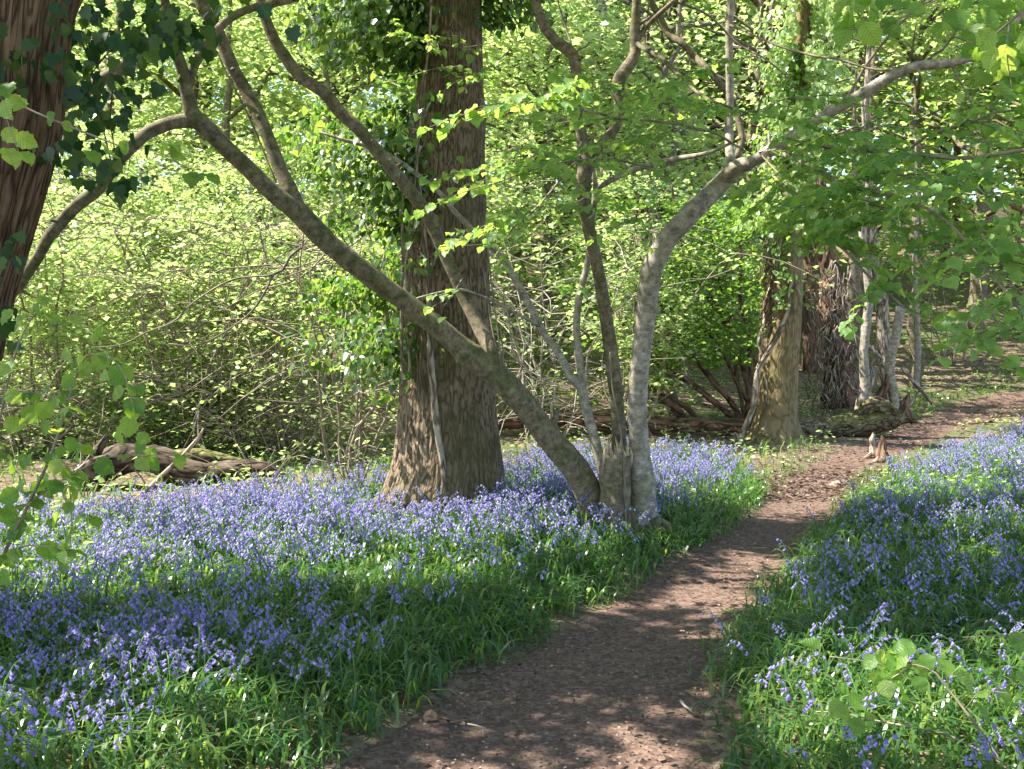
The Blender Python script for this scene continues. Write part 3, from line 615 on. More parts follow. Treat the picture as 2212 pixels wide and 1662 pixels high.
# fine side twigs and the leaf sprays they carry
fol = Acc()
def spray(q, leafsz, every=.055, side=.45, up=0.0, dens=1.0, acc=fol, tacc=a, T=LEAF_NEAR, flat=.35):
    """lateral twigs with two-ranked leaves along a twig q (world points)"""
    S, _ = smooth_line(q, np.ones(len(q)), .07)
    for i in range(2, len(S) - 1):
        if rng.random() > dens * .84: continue
        d = norm(S[i] - S[i - 1]); h = norm(np.cross(d, [0, 0, 1.])); v = norm(d * (.5 + .5 * rng.random()) + h * rng.choice([-1, 1]) * (.5 + rng.random()) + np.array([0, 0, up + .25 * rng.normal()]))
        Ln = side * (.35 + rng.random()); n = max(2, int(Ln / every))
        t = np.linspace(0, 1, n)[:, None]; pts = S[i] + v * Ln * t + np.array([0, 0, -.18 * Ln]) * t * t
        tube(tacc, pts[[0, n // 2, n - 1]] if n > 2 else pts, [.0035, .0025, .0015][:3 if n > 2 else 2], seg=4, step=.08, cap=False, R=.4)
        ht = norm(np.cross(v, [0, 0, 1.]))
        for s in (-1, 1):
            m = n; p = pts + rng.normal(size=(m, 3)) * .008
            ax = v * .7 + ht * s * (.8 + .3 * rng.random((m, 1))) + rng.normal(size=(m, 3)) * .25 + np.array([0, 0, -.30])
            nr = np.array([0, 0, 1.]) + rng.normal(size=(m, 3)) * flat
            put(acc, T, p, ax, nr, leafsz * (.55 + .6 * rng.random(m)))
for tw, dn in ((3, .75), (4, .8), (5, .6), (6, .5), (11, 1.0), (13, .9), (16, .7), (17, .5)):
    q, r = px_line(TW[tw], HD); spray(q[1:], .074, side=.42, dens=dn)
for ln, sd_, dn, sz in [
    ([(1640, 330, 1, 7.6), (1720, 420, 1, 7.0), (1800, 455, 1, 6.3), (1880, 480, 1, 5.8)], .5, .8, .075),
    ([(1560, 250, 1, 7.4), (1640, 240, 1, 6.8), (1720, 215, 1, 6.3), (1790, 230, 1, 6)], .4, .8, .072),
    ([(1570, 250, 1, 7.6), (1500, 225, 1, 7.2), (1420, 205, 1, 6.6), (1340, 200, 1, 6.2)], .4, .9, .075),
    ([(1640, 330, 1, 7.6), (1760, 300, 1, 6.8), (1850, 290, 1, 6.2), (1930, 270, 1, 5.8)], .45, .7, .074),
    ([(1960, 440, 1, 5.5), (2040, 420, 1, 5.1), (2120, 425, 1, 4.8), (2230, 440, 1, 4.6)], .4, .8, .072),
    ([(1960, 520, 1, 6.0), (2030, 530, 1, 5.6), (2100, 550, 1, 5.2), (2200, 550, 1, 4.9)], .38, .7, .07),
    ([(2120, 560, 1, 5.0), (2160, 620, 1, 4.7), (2200, 680, 1, 4.5), (2260, 740, 1, 4.4)], .28, .7, .066),
    ([(1760, 500, 1, 7.0), (1830, 530, 1, 6.5), (1900, 540, 1, 6.1), (1950, 560, 1, 5.8)], .3, .4, .07),
    ([(2120, 640, 1, 6.2), (2150, 690, 1, 6), (2190, 740, 1, 5.7), (2240, 800, 1, 5.5)], .28, .5, .066),
    ([(1780, 420, 1, 7.2), (1860, 430, 1, 6.6), (1950, 480, 1, 6.0), (2040, 520, 1, 5.6)], .45, .9, .075),
    ([(1850, 360, 1, 6.6), (1950, 380, 1, 5.9), (2060, 390, 1, 5.4), (2170, 370, 1, 5.0)], .42, .8, .074),
    ([(2060, 480, 1, 5.4), (2120, 500, 1, 5.1), (2180, 520, 1, 4.8), (2240, 540, 1, 4.6)], .4, .9, .074),
    ([(2130, 640, 1, 5.2), (2170, 680, 1, 4.9), (2220, 740, 1, 4.6)], .35, .9, .072),
    ([(1480, 300, 1, 7.6), (1420, 290, 1, 7.2), (1350, 300, 1, 6.7)], .35, .8, .075),
    ([(760, 190, 1, 8.9), (850, 175, 1, 8.6), (930, 150, 1, 8.4), (1010, 140, 1, 8.2)], .28, .8, .06),
    ([(800, 90, 1, 8.9), (890, 80, 1, 8.6), (980, 100, 1, 8.4), (1060, 90, 1, 8.2)], .28, .8, .06),
    ([(780, 290, 1, 8.9), (850, 270, 1, 8.7), (930, 285, 1, 8.5)], .28, .7, .06),
    ([(1100, 110, 1, 8.6), (1050, 150, 1, 8.3), (980, 170, 1, 8.1)], .25, .7, .062),
    ([(700, 60, 1, 8.8), (630, 100, 1, 8.5), (560, 110, 1, 8.3)], .3, .6, .062),
    ([(1640, 120, 1, 7.8), (1560, 130, 1, 7.4), (1480, 110, 1, 7.0)], .3, .5, .07),
    ([(1300, 400, 1, 7.8), (1230, 440, 1, 7.4), (1150, 450, 1, 7.0), (1050, 480, 1, 6.6)], .35, .6, .074),
    ([(1254, 330, 1, 8.2), (1150, 320, 1, 7.7), (1090, 330, 1, 7.2)], .35, .7, .072),
    ([(1000, 600, 1, 8.2), (975, 640, 1, 8.0), (960, 660, 1, 7.9)], .12, .9, .08),
    ([(1080, 530, 1, 8.5), (1010, 500, 1, 8.1), (950, 540, 1, 7.9), (930, 580, 1, 7.8)], .25, .6, .07),
    ([(1400, 470, 1, 8), (1350, 480, 1, 7.6), (1320, 500, 1, 7.3)], .3, .6, .075),
    ([(1220, 620, 1, 8), (1210, 620, 1, 7.7), (1200, 622, 1, 7.5)], .12, 1, .08)]:
    q, r = px_line(ln, HD); tube(a, q, np.linspace(.006, .002, len(q)), seg=5, step=.08, wob=.03, R=.5); spray(q, sz, side=sd_, dens=dn)
# thin ivy strands hanging off the stems
for ln in ([(1345, 990), (1350, 1060), (1355, 1140), (1358, 1170)], [(1318, 760), (1322, 840), (1340, 930), (1353, 1020), (1352, 1100)], [(1080, 700), (1088, 760), (1092, 800)], [(1050, 500), (1064, 640), (1080, 740), (1091, 800)], [(1040, 560), (1062, 690), (1082, 790)], [(1350, 1010), (1352, 1090), (1345, 1150)]):
    q, r = px_line([(x_, y_, 3.5) for x_, y_ in ln], 8.2); tube(a, q, r, seg=4, step=.06, wob=.04, R=.5)
DSC = 1.0
a.obj('twigs', M['twig'], hazel); fol.obj('foliage', M['leafnear'], hazel)

# ------------------------------------------------------------------ ivy
def ivy_on(bole_P, bole_R, n, zlo, zhi, th0, spread, out, size, T=LEAF_IVYFAR, clump=1.0, prof=None):
    """leaves standing off a trunk; th measured from the picture's right (x+), pi/2 is away, -pi/2 towards the camera"""
    zs = bole_P[:, 2]; z = zlo + (zhi - zlo) * rng.random(n); th = th0 + rng.normal(size=n) * spread
    cx, cy = np.interp(z, zs, bole_P[:, 0]), np.interp(z, zs, bole_P[:, 1]); r = np.interp(z, zs, bole_R)
    k = fbm(th * 2.2 * clump + 9, z * 2.0 * clump, 51) > (.42 + (0 if prof is None else prof(z)))
    o = (.02 + out * rng.random(n) ** 1.5) * (.5 + 1.2 * fbm(z * 1.6, th * 1.5, 52))
    d = np.stack([np.cos(th), np.sin(th), 0 * th], 1); pos = np.stack([cx, cy, z], 1) + d * (r + o)[:, None]
    pos = pos[k]; d = d[k]; m = len(pos)
    nr = norm(d * .8 + np.array([0, 0, .6]) + rng.normal(size=(m, 3)) * .45); ax = norm(np.array([0, 0, -1.]) + d * .4 + rng.normal(size=(m, 3)) * .5)
    a = Acc(); put(a, T, pos, ax, nr, size * (.6 + .8 * rng.random(m))); return a

def vine(lines, d, parent, name, mat, seg=8, step=.05):
    for ln in lines:
        a = Acc(); q, r = px_line(ln, d); tube(a, q, r, seg=seg, step=step, bump=.2, wob=.03); a.obj(name, M[mat], parent)

iv = thing('ivy', (oP[0][0] - .5, OD, oP[0][2]), 'thick glossy ivy climbing the left side of the massive oak trunk', 'ivy', None)
a = ivy_on(oP, oR, 26000, .9, 6.4, math.pi * 1.0, .55, .85, .062, prof=lambda z: .16 * sstep(3.2, 1.0, z)); b_ = ivy_on(oP, oR, 3200, 4.1, 6.2, -.1, .40, .55, .065)
put(a, LEAF_IVYFAR, np.zeros((0, 3)), np.zeros((0, 3)), np.zeros((0, 3)), 1)
for blk in ('V', 'UV', 'R'): getattr(a, blk).extend(getattr(b_, blk))
a.F.extend([f + a.n for f in b_.F]); a.M.extend(b_.M); a.n += b_.n
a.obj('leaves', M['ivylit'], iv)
vine([[(962, 1085, 14), (955, 1000, 15), (942, 900, 16), (932, 780, 15), (930, 690, 12), (920, 560, 10), (905, 400, 8)], [(885, 800, 6), (880, 600, 6), (905, 300, 6), (925, 100, 5), (930, -40, 5)],
      [(895, 500, 5), (898, 330, 5), (912, 180, 4), (945, 30, 4)], [(868, 830, 6), (866, 600, 6), (870, 420, 6)]], OD - .47, iv, 'stem', 'deadwood')

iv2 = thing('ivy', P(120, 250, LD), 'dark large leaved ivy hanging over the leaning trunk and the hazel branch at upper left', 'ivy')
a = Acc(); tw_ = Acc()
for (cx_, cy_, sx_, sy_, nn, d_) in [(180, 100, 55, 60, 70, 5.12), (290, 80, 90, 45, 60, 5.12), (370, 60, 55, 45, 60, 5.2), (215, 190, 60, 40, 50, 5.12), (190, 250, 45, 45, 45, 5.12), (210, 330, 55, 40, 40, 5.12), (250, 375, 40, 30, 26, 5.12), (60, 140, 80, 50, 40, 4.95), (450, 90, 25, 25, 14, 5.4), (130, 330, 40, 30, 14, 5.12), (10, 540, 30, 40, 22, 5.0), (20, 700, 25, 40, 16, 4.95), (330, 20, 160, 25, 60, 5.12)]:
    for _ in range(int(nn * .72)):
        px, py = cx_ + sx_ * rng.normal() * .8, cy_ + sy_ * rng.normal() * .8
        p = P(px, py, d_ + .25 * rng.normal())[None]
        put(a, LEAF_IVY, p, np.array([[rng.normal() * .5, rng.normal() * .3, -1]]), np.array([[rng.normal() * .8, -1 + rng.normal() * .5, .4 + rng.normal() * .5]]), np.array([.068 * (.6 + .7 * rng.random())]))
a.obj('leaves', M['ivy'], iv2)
vine([[(130, 20, 4), (190, 120, 4), (215, 230, 4), (245, 370, 3)], [(360, 0, 4), (300, 60, 4), (230, 110, 3), (180, 170, 3)], [(460, 60, 4), (380, 60, 4), (330, 120, 3)], [(243, 190, 3), (240, 260, 3), (247, 330, 3)]], 5.15, iv2, 'stem', 'darktwig', 6)

iv3 = thing('ivy', (sP[0][0] - .3, SDp, sP[0][2]), 'bare twisted ivy stems with shredded roots clinging to the algae green trunk', 'ivy')
vine([[(1585, 975, 10), (1600, 947, 12), (1612, 915, 12), (1626, 880, 13), (1634, 830, 13), (1638, 800, 13), (1652, 767, 14), (1681, 720, 13), (1695, 690, 12), (1704, 670, 11), (1704, 640, 9), (1712, 610, 8)],
      [(1650, 770, 9), (1640, 740, 9), (1652, 700, 9), (1655, 650, 8), (1672, 612, 8), (1690, 605, 7)], [(1638, 800, 8), (1645, 760, 8), (1648, 715, 7), (1660, 680, 7), (1664, 640, 6)],
      [(1600, 955, 8), (1588, 935, 7), (1586, 960, 6), (1596, 975, 5)], [(1655, 820, 3), (1658, 880, 3), (1652, 930, 3), (1625, 952, 4)], [(1660, 720, 7), (1668, 660, 7), (1676, 590, 6), (1690, 500, 6)], [(1645, 730, 6), (1662, 640, 6), (1680, 560, 6), (1684, 450, 5)],
      [(1730, 640, 4), (1718, 610, 5), (1700, 600, 5), (1690, 620, 4)]], SDp - .30, iv3, 'stem', 'deadwood', 8, .05)
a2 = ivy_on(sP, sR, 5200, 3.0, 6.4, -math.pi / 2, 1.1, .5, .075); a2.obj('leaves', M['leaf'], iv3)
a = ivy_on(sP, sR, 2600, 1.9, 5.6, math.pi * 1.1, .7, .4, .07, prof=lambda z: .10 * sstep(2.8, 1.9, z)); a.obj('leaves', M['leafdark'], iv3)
# ragged dead roots on the trunk's shaded shoulder
a = Acc()
for _ in range(60):
    x0, y0 = 1655 + 30 * rng.random(), 500 + 200 * rng.random(); l_ = 30 + 60 * rng.random(); dx = -18 + 10 * rng.normal()
    q, r = px_line([(x0, y0, 2.2), (x0 + dx * .4 + 4 * rng.normal(), y0 + l_ * .5, 2.2), (x0 + dx, y0 + l_, 1.2)], SDp - .33 - .06 * rng.random()); tube(a, q, r, seg=4, step=.1, cap=False, R=rng.random())
a.obj('shredded_roots', M['redbark'], iv3)

# ------------------------------------------------------------------ fallen trees and dead wood
FD = 15.9
ft = thing('fallen_tree', P(1520, 955, FD), 'long fallen trunk, red brown and rotten left, mossy right, lying behind the algae green trunk', 'fallen tree')
def lg(parent, name, pts, d, mat, seg=24, step=.05, bump=.2, bf=(2, 4), jag=0, **kw):
    a = Acc(); q, r = px_line(pts, d); tube(a, q, r, seg=seg, step=step, bump=bump, bf=bf, jag=jag, **kw); return a.obj(name, M[mat] if isinstance(mat, str) else mat, parent)
lg(ft, 'log', [(1690, 930, 54, 15.9), (1600, 932, 54, 15.9), (1500, 931, 54, 15.9), (1437, 928, 52, 15.9), (1370, 920, 46, 15.9), (1304, 913, 40, 15.9), (1220, 905, 36, 15.9), (1140, 908, 33, 15.9), (1078, 913, 30, 15.9)], FD, 'rot', bump=.22, jag=.02)
lg(ft, 'log', [(1680, 934, 54, 15.9), (1728, 932, 54, 15.9), (1808, 925, 54, 15.9), (1865, 916, 54, 15.9), (1905, 908, 54, 15.95), (1935, 902, 44, 16.0), (1955, 902, 28, 16.0), (1980, 910, 10, 16.0)], FD, 'mosslog', bump=.16, bf=(1.6, 3), seg=30)
lg(ft, 'burr', [(1848, 905, 14), (1868, 884, 32), (1892, 877, 38), (1915, 882, 34), (1935, 894, 22)], 15.85, 'mosslog', bump=.5, bf=(2.2, 9))
for nm, pts, mt in [('sprout', [(1862, 890, 34), (1866, 860, 30), (1870, 837, 26), (1868, 800, 21), (1866, 770, 19), (1868, 735, 20), (1871, 704, 20), (1876, 665, 20), (1878, 637, 19), (1874, 600, 18), (1868, 560, 16), (1862, 500, 14), (1861, 440, 11), (1868, 330, 9), (1862, 200, 5)], 'palebark'),
                    ('sprout', [(1936, 905, 20), (1932, 870, 19), (1926, 830, 20), (1922, 795, 20), (1926, 765, 20), (1934, 735, 20), (1940, 700, 20), (1945, 667, 18)], 'palebark'),
                    ('broken_root', [(1868, 850, 26), (1880, 830, 24), (1884, 805, 18), (1880, 792, 8)], 'deadwood'), ('broken_root', [(1890, 872, 26), (1905, 850, 22), (1916, 826, 17), (1920, 800, 8)], 'rot'),
                    ('broken_root', [(1915, 905, 14), (1938, 893, 20), (1952, 878, 22), (1960, 862, 14), (1962, 853, 4)], 'rot'), ('broken_root', [(1952, 880, 14), (1962, 892, 18), (1966, 903, 14), (1970, 912, 8)], 'rot'),
                    ('broken_root', [(1964, 880, 7), (1972, 866, 7), (1984, 848, 7), (1998, 834, 5)], 'deadwood'), ('broken_root', [(1868, 858, 8), (1850, 846, 7), (1838, 836, 6), (1834, 824, 5)], 'deadwood')]:
    lg(ft, nm, pts, 15.95, mt, seg=14, bump=.2, step=.05, jag=.04 if nm == 'broken_root' or pts[-1][1] > 600 else 0)
TRUNKS += [(P(x_, 930, FD)[0], FD, .35) for x_ in range(1080, 1980, 30)]

LFD = 10.9
lf = thing('fallen_log', P(360, 1050, LFD), 'dark decaying log lying at the back of the bluebells, left of the oak', 'log')
lg(lf, 'log', [(140, 1066, 44), (185, 1032, 62), (235, 1000, 70), (300, 990, 62), (360, 1002, 64), (395, 1020, 68), (440, 1024, 54), (500, 1018, 46), (560, 1014, 36), (600, 1024, 26), (635, 1034, 12)], LFD, 'darkrot', bump=.35, bf=(2, 5))
lg(lf, 'side_limb', [(380, 990, 36), (430, 986, 30), (480, 992, 22), (530, 1002, 14)], LFD + .25, 'mosslog', bump=.3)
lg(lf, 'broken_root', [(165, 1075, 30), (190, 1010, 28), (212, 975, 22), (232, 940, 8)], LFD - .15, 'darkrot', bump=.4)
lg(lf, 'broken_root', [(200, 1075, 34), (205, 1050, 40), (215, 1020, 36)], LFD - .1, 'darkrot', bump=.4)
TRUNKS += [(P(x_, 1030, LFD)[0], LFD, .25) for x_ in range(150, 640, 25)]
for lab, pts, d_ in [('pale dead branch leaning across the dark decaying log', [(284, 1105, 13), (300, 1075, 13), (320, 1058, 12), (360, 1020, 11), (392, 990, 11), (412, 965, 9), (428, 946, 6), (440, 925, 4)], 10.6),
                     ('short dead branch propped against the left root end of the decaying log', [(153, 1030, 10), (175, 1010, 10), (205, 990, 9), (230, 985, 6)], 10.7),
                     ('bent dead branch lying among bluebells below the decaying log', [(60, 1080, 6), (150, 1080, 7), (200, 1076, 7), (220, 1060, 6), (234, 1040, 5)], 10.5)]:
    db = thing('dead_branch', P(pts[0][0], pts[0][1], d_), lab, 'branch'); lg(db, 'limb', pts, d_, 'deadwood', seg=10, bump=.15, wob=.02)
    q, r = px_line(pts, d_); a = Acc()
    for _ in range(4):
        k_ = rng.integers(1, len(q) - 1); w = norm(rng.normal(size=3) + [0, 0, .6]) * (.15 + .2 * rng.random()); tube(a, [q[k_], q[k_] + w * .6, q[k_] + w + rng.normal(size=3) * .03], [r[k_] * .5, r[k_] * .35, .003], seg=5, step=.06)
    a.obj('side_twig', M['deadwood'], db)

for lab, pts, d_ in [('pale split stump beside the path, the narrower of two tiny stumps', [(1888, 986, 26), (1889, 975, 22), (1887, 960, 14), (1884, 950, 13), (1886, 941, 6)], 13.7),
                     ('reddish pointed stump beside the path, the broader of two tiny stumps', [(1905, 996, 32), (1904, 983, 28), (1905, 968, 20), (1908, 955, 12), (1906, 947, 5)], 13.3)]:
    g = G(pts[0][0], pts[0][1]); d_ = g[1]
    stp = thing('tree_stump', g, lab, 'stump'); a = Acc(); q, r = px_line(pts, d_); tube(a, q, r, seg=16, step=.02, bump=.5, bf=(2, 7), jag=.05); a.obj('stump', M['rot' if 'reddish' in lab else 'deadwood'], stp)
    b2 = Acc()
    for s in (-1, 1):
        tube(b2, [q[0] + [s * .04, -.02, .03], q[0] + [s * .10, -.05, .0], q[0] + [s * .17, -.07, -.03]], [.035, .025, .01], seg=8, step=.03, bump=.3)
    b2.obj('root', M['deadwood'], stp); TRUNKS.append((g[0], g[1], .16))

# dead trunk wrapped in a brown tangle of roots, and the slim trunks behind it
TD = 18.5
tg = thing('dead_tree', G(1810, 855), 'dead trunk wrapped in a shaggy brown tangle of ivy roots', 'dead tree')
lg(tg, 'trunk', [(1815, 880, 74), (1812, 850, 66), (1812, 800, 58), (1808, 740, 52), (1800, 680, 50), (1796, 620, 44), (1790, 560, 36), (1780, 460, 24), (1770, 320, 12)], TD, 'rot', bump=.5, bf=(3, 6), seg=30)
a = Acc()
for _ in range(260):
    t_ = rng.random() ** .8; y0 = 560 + 300 * t_; x0 = 1795 + 20 * t_ + 34 * rng.normal() * (.6 + .5 * t_); l_ = 20 + 50 * rng.random()
    q, r = px_line([(x0, y0, 2.4), (x0 + 9 * rng.normal(), y0 + l_ * .5, 2.6), (x0 + 16 * rng.normal(), y0 + l_, 1.6)], TD - .35 + .25 * rng.normal()); tube(a, q, r, seg=4, step=.15, cap=False, R=rng.random())
a.obj('root_tangle', M['deadwood'], tg)
for nm, lab, cat, pts, d_, mt in [
    ('tree', 'smooth grey trunk on the slope behind the tall sprouts of the mossy fallen tree', 'tree', [(1925, 860, 34), (1914, 790, 32), (1908, 720, 30), (1905, 654, 29), (1897, 600, 27), (1885, 520, 24), (1875, 400, 20), (1870, 250, 14), (1880, 50, 8), (1880, -80, 3)], 21.5, 'deadwood'),
    ('tree', 'shaded greyish trunk just right of the shaggy brown tangle', 'tree', [(1850, 870, 36), (1848, 800, 32), (1846, 730, 30), (1842, 650, 28), (1846, 560, 24), (1850, 450, 18), (1845, 300, 10), (1850, 150, 4)], 20.5, 'hazel'),
    ('sapling', 'slim pale pole standing on the slope beyond the upturned roots', 'sapling', [(1980, 840, 16), (1980, 815, 14), (1983, 760, 13), (1981, 700, 13), (1980, 660, 11), (1976, 560, 9), (1982, 440, 6), (1978, 300, 3)], 21.5, 'palebark'),
    ('dead_branch', 'straight pale branch leaning from the brown tangle towards the grey trunk', 'branch', [(1788, 692, 7), (1825, 714, 8), (1861, 736, 9), (1890, 760, 7), (1907, 778, 5)], 19.6, 'palebark'),
    ('dead_branch', 'brown branch leaning down the slope towards the path, right of the upturned roots', 'branch', [(1948, 795, 9), (1970, 820, 9), (1995, 850, 8), (2014, 872, 7)], 18.5, 'deadwood')]:
    b0 = P(*pts[0][:2], d_); t_ = thing(nm, b0, lab, cat); lg(t_, 'limb' if cat == 'branch' else 'trunk', pts, d_, mt, seg=12, bump=.14)
    if cat != 'branch':
        a = Acc(); c_ = px_line(pts, d_)[0]; m = 2600
        pos = np.stack([c_[-3][0] + 1.5 * rng.normal(size=m), d_ + 1.5 * rng.normal(size=m), c_[-3][2] - 1 + 3.5 * rng.random(m)], 1); pos = pos[fbm(pos[:, 0] * 1.5 + pos[:, 1], pos[:, 2] * 1.5, 61) > .48]; pos = pos[sun_keep(pos)]
        ax, nr = frames(len(pos)); put(a, LEAF_FAR, pos, ax, nr, .11 * (.7 + .6 * rng.random(len(pos)))); a.obj('crown', M['leaf'], t_)
TRUNKS += [(P(1812, 850, TD)[0], TD, .5)]

# ------------------------------------------------------------------ coppice shrubs and trees of the wood behind
def coppice(loc, nst, h, spread, nleaf, lsize, label, mat='leaf', bmat='twig', zlo=.7, twig=10, group=None, stems=None, name='hazel_shrub', bare=0, srad=.021):
    x, y = loc; z = float(terrain(x, y)); t = thing(name, (x, y, z), label, 'shrub', group); tips = []; tw = Acc()
    for k in range(nst):
        a = Acc(); ang = rng.random() * 2 * np.pi; d = np.array([math.cos(ang), math.sin(ang), 0]) * spread * (.25 + .75 * rng.random()); hh = h * (.6 + .4 * rng.random())
        b0 = np.array([x, y, z - .1]) + d * .12
        pts = [b0, b0 + d * .22 + [0, 0, hh * .3], b0 + d * .5 + [0, 0, hh * .65], b0 + d * .85 + [0, 0, hh * .92], b0 + d * 1.3 + [0, 0, hh * (.95 - .2 * rng.random())]]
        r0 = srad * (.6 + .8 * rng.random()); S, R_ = tube(a, pts, [r0, r0 * .75, r0 * .5, r0 * .28, .004], seg=7, step=.2, bump=.1, wob=.3, R=rng.random()); a.obj('stem', M[bmat], t)
        for j in range(twig + bare):
            i = rng.integers(int(len(S) * .2), len(S)); w = norm(rng.normal(size=3) * [1, 1, .45] + d * .3) * (.4 + .9 * rng.random()); q = S[i] + w + np.array([0, 0, .1 - .25 * rng.random()])
            tube(tw, [S[i], S[i] + w * .5 + [0, 0, .08], q], [.008, .006, .003], seg=4, step=.25, cap=False, wob=.1, R=rng.random())
            if j < twig: tips += [S[i] + w * f for f in (.3, .6, .85, 1.0)]
        tips += list(S[len(S) // 2:])
    tw.obj('twigs', M[bmat], t); tips = np.array(tips)
    nleaf = int(nleaf * 1.7); wt = rng.random(len(tips)) ** 2; wt /= wt.sum()
    pos = tips[rng.choice(len(tips), nleaf, p=wt)] + rng.normal(size=(nleaf, 3)) * [.20, .20, .06]
    pos = pos[pos[:, 2] > z + zlo * (.5 + rng.random(len(pos)))]; pos = pos[sun_keep(pos, .12)]
    a = Acc(); ax, nr = frames(len(pos), .42); put(a, LEAF_FAR, pos, ax, nr, lsize * 1.15 * (.5 + 1.1 * rng.random(len(pos)) ** 1.5)); a.obj('foliage', M[mat], t)
    return t

def wood_tree(x, y, h, cr, nleaf, lsize, label, mat='leaf', bmat='hazel', tr=.14, zlo=.25, group=None, name='woodland_tree'):
    z = float(terrain(x, y)); t = thing(name, (x, y, z), label, 'tree', group); a = Acc(); tops = []
    b = np.array([x, y, z - .2]); l_ = rng.normal(size=2) * .06 * h
    S, _ = tube(a, [b, b + [l_[0] * .3, l_[1] * .3, h * .3], b + [l_[0] * .5, l_[1] * .7, h * .65], b + [l_[0], l_[1], h * .97]], [tr, tr * .8, tr * .45, .02], seg=10, step=.4, bump=.12, wob=.3)
    for k in range(14):
        i = int(len(S) * (zlo + (.95 - zlo) * rng.random())); f = i / len(S); ang = rng.random() * 6.28; Ln = cr * (1.15 - .6 * f) * (.6 + .5 * rng.random())
        w = np.array([math.cos(ang) * Ln, math.sin(ang) * Ln, Ln * (.15 + .5 * rng.random())]); tube(a, [S[i], S[i] + w * .5 + [0, 0, .15], S[i] + w], [tr * .35, tr * .2, .012], seg=5, step=.5, wob=.3)
        tops += [S[i] + w * q for q in (.35, .55, .75, .9, 1.0, 1.1)]
    a.obj('trunk', M[bmat], t); tops = np.array(tops + list(S[len(S) // 2:])); nc = max(40, nleaf // 45)
    cen = tops[rng.integers(0, len(tops), nc)] + rng.normal(size=(nc, 3)) * [.28 * cr, .28 * cr, .16 * cr]
    pos = cen[rng.integers(0, nc, nleaf)] + rng.normal(size=(nleaf, 3)) * [.45, .45, .08]
    pos = pos[sun_keep(pos, .08)]
    a = Acc(); ax, nr = frames(len(pos), .42); put(a, LEAF_FAR, pos, ax, nr, lsize * 1.25 * (.5 + 1.1 * rng.random(len(pos)) ** 1.5)); a.obj('crown', M[mat], t)

for (px, d, ns, h, sp, nl, ls, mt, bm, zl, tw_n, bare, lab) in [
    (400, 13.4, 9, 3.6, 1.4, 8800, .062, 'leaf', 'twig', .35, 13, 6, 'twiggy hazel clump rising straight behind the dark decaying log'),
    (520, 13.6, 9, 4.0, 1.9, 9600, .062, 'leaf', 'twig', .35, 13, 6, 'twiggy hazel clump between the decaying log and the big oak'),
    (650, 13.2, 8, 3.8, 1.6, 9000, .06, 'leaf', 'twig', .3, 12, 6, 'hazel clump with arching thin stems at the left of the big oak'),
    (120, 13.6, 8, 3.8, 1.5, 5000, .062, 'leaf', 'twig', .6, 9, 8, 'leafy hazel clump behind the root end of the decaying log'),
    (745, 10.4, 7, 3.2, .9, 4600, .055, 'leaf', 'twig', .6, 10, 3, 'low leafy hazel pressed against the left foot of the big oak'),
    (-180, 13.5, 8, 4.4, 1.8, 5200, .065, 'leaf', 'twig', .3, 9, 4, 'leafy hazel clump half hidden by the leaning trunk'),
    (60, 13.0, 10, 1.3, 1.2, 3400, .06, 'leaf', 'twig', .03, 12, 2, 'low bramble thicket at the root end of the decaying log'),
    (330, 13.2, 10, 1.1, 1.2, 3000, .055, 'leaf', 'twig', .03, 12, 2, 'low bramble thicket just behind the middle of the decaying log'),
    (560, 13.2, 10, 1.2, 1.2, 3200, .055, 'leaf', 'twig', .03, 12, 2, 'low bramble thicket beyond the tapering end of the decaying log'),
    (1190, 13.6, 8, 4.0, 1.6, 3600, .06, 'leaf', 'palebark', 1.1, 8, 10, 'pale stemmed hazel clump seen between the oak and the grey hazel'),
    (1330, 14.8, 7, 4.4, 1.6, 4200, .062, 'leaf', 'twig', .9, 9, 6, 'hazel clump seen through the stems of the grey hazel'),
    (280, 15.6, 9, 5.0, 2.1, 5200, .068, 'leaf', 'twig', 1.0, 9, 6, 'tall bright hazel clump behind the log, further back on the left'),
    (680, 16.2, 9, 5.2, 2.2, 5600, .068, 'leaf', 'twig', 1.0, 9, 6, 'tall bright hazel clump further back, left of the oak'),
    (-30, 16.5, 9, 5.4, 2.2, 5200, .068, 'leaf', 'twig', .6, 9, 4, 'tall bright hazel clump in the gap right of the leaning trunk'),
    (1140, 17.0, 8, 5.2, 2.0, 5200, .07, 'leaf', 'twig', .6, 9, 4, 'tall hazel clump further back, right of the oak'),
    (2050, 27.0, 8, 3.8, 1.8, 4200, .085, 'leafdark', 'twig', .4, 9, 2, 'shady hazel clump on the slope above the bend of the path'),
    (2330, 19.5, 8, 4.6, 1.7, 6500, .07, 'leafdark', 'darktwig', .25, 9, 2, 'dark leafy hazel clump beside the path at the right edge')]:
    q = P(px, 900, d); coppice((q[0], d), ns, h, sp, nl, ls, lab, mt, bm, zl, tw_n, None, bare=bare)

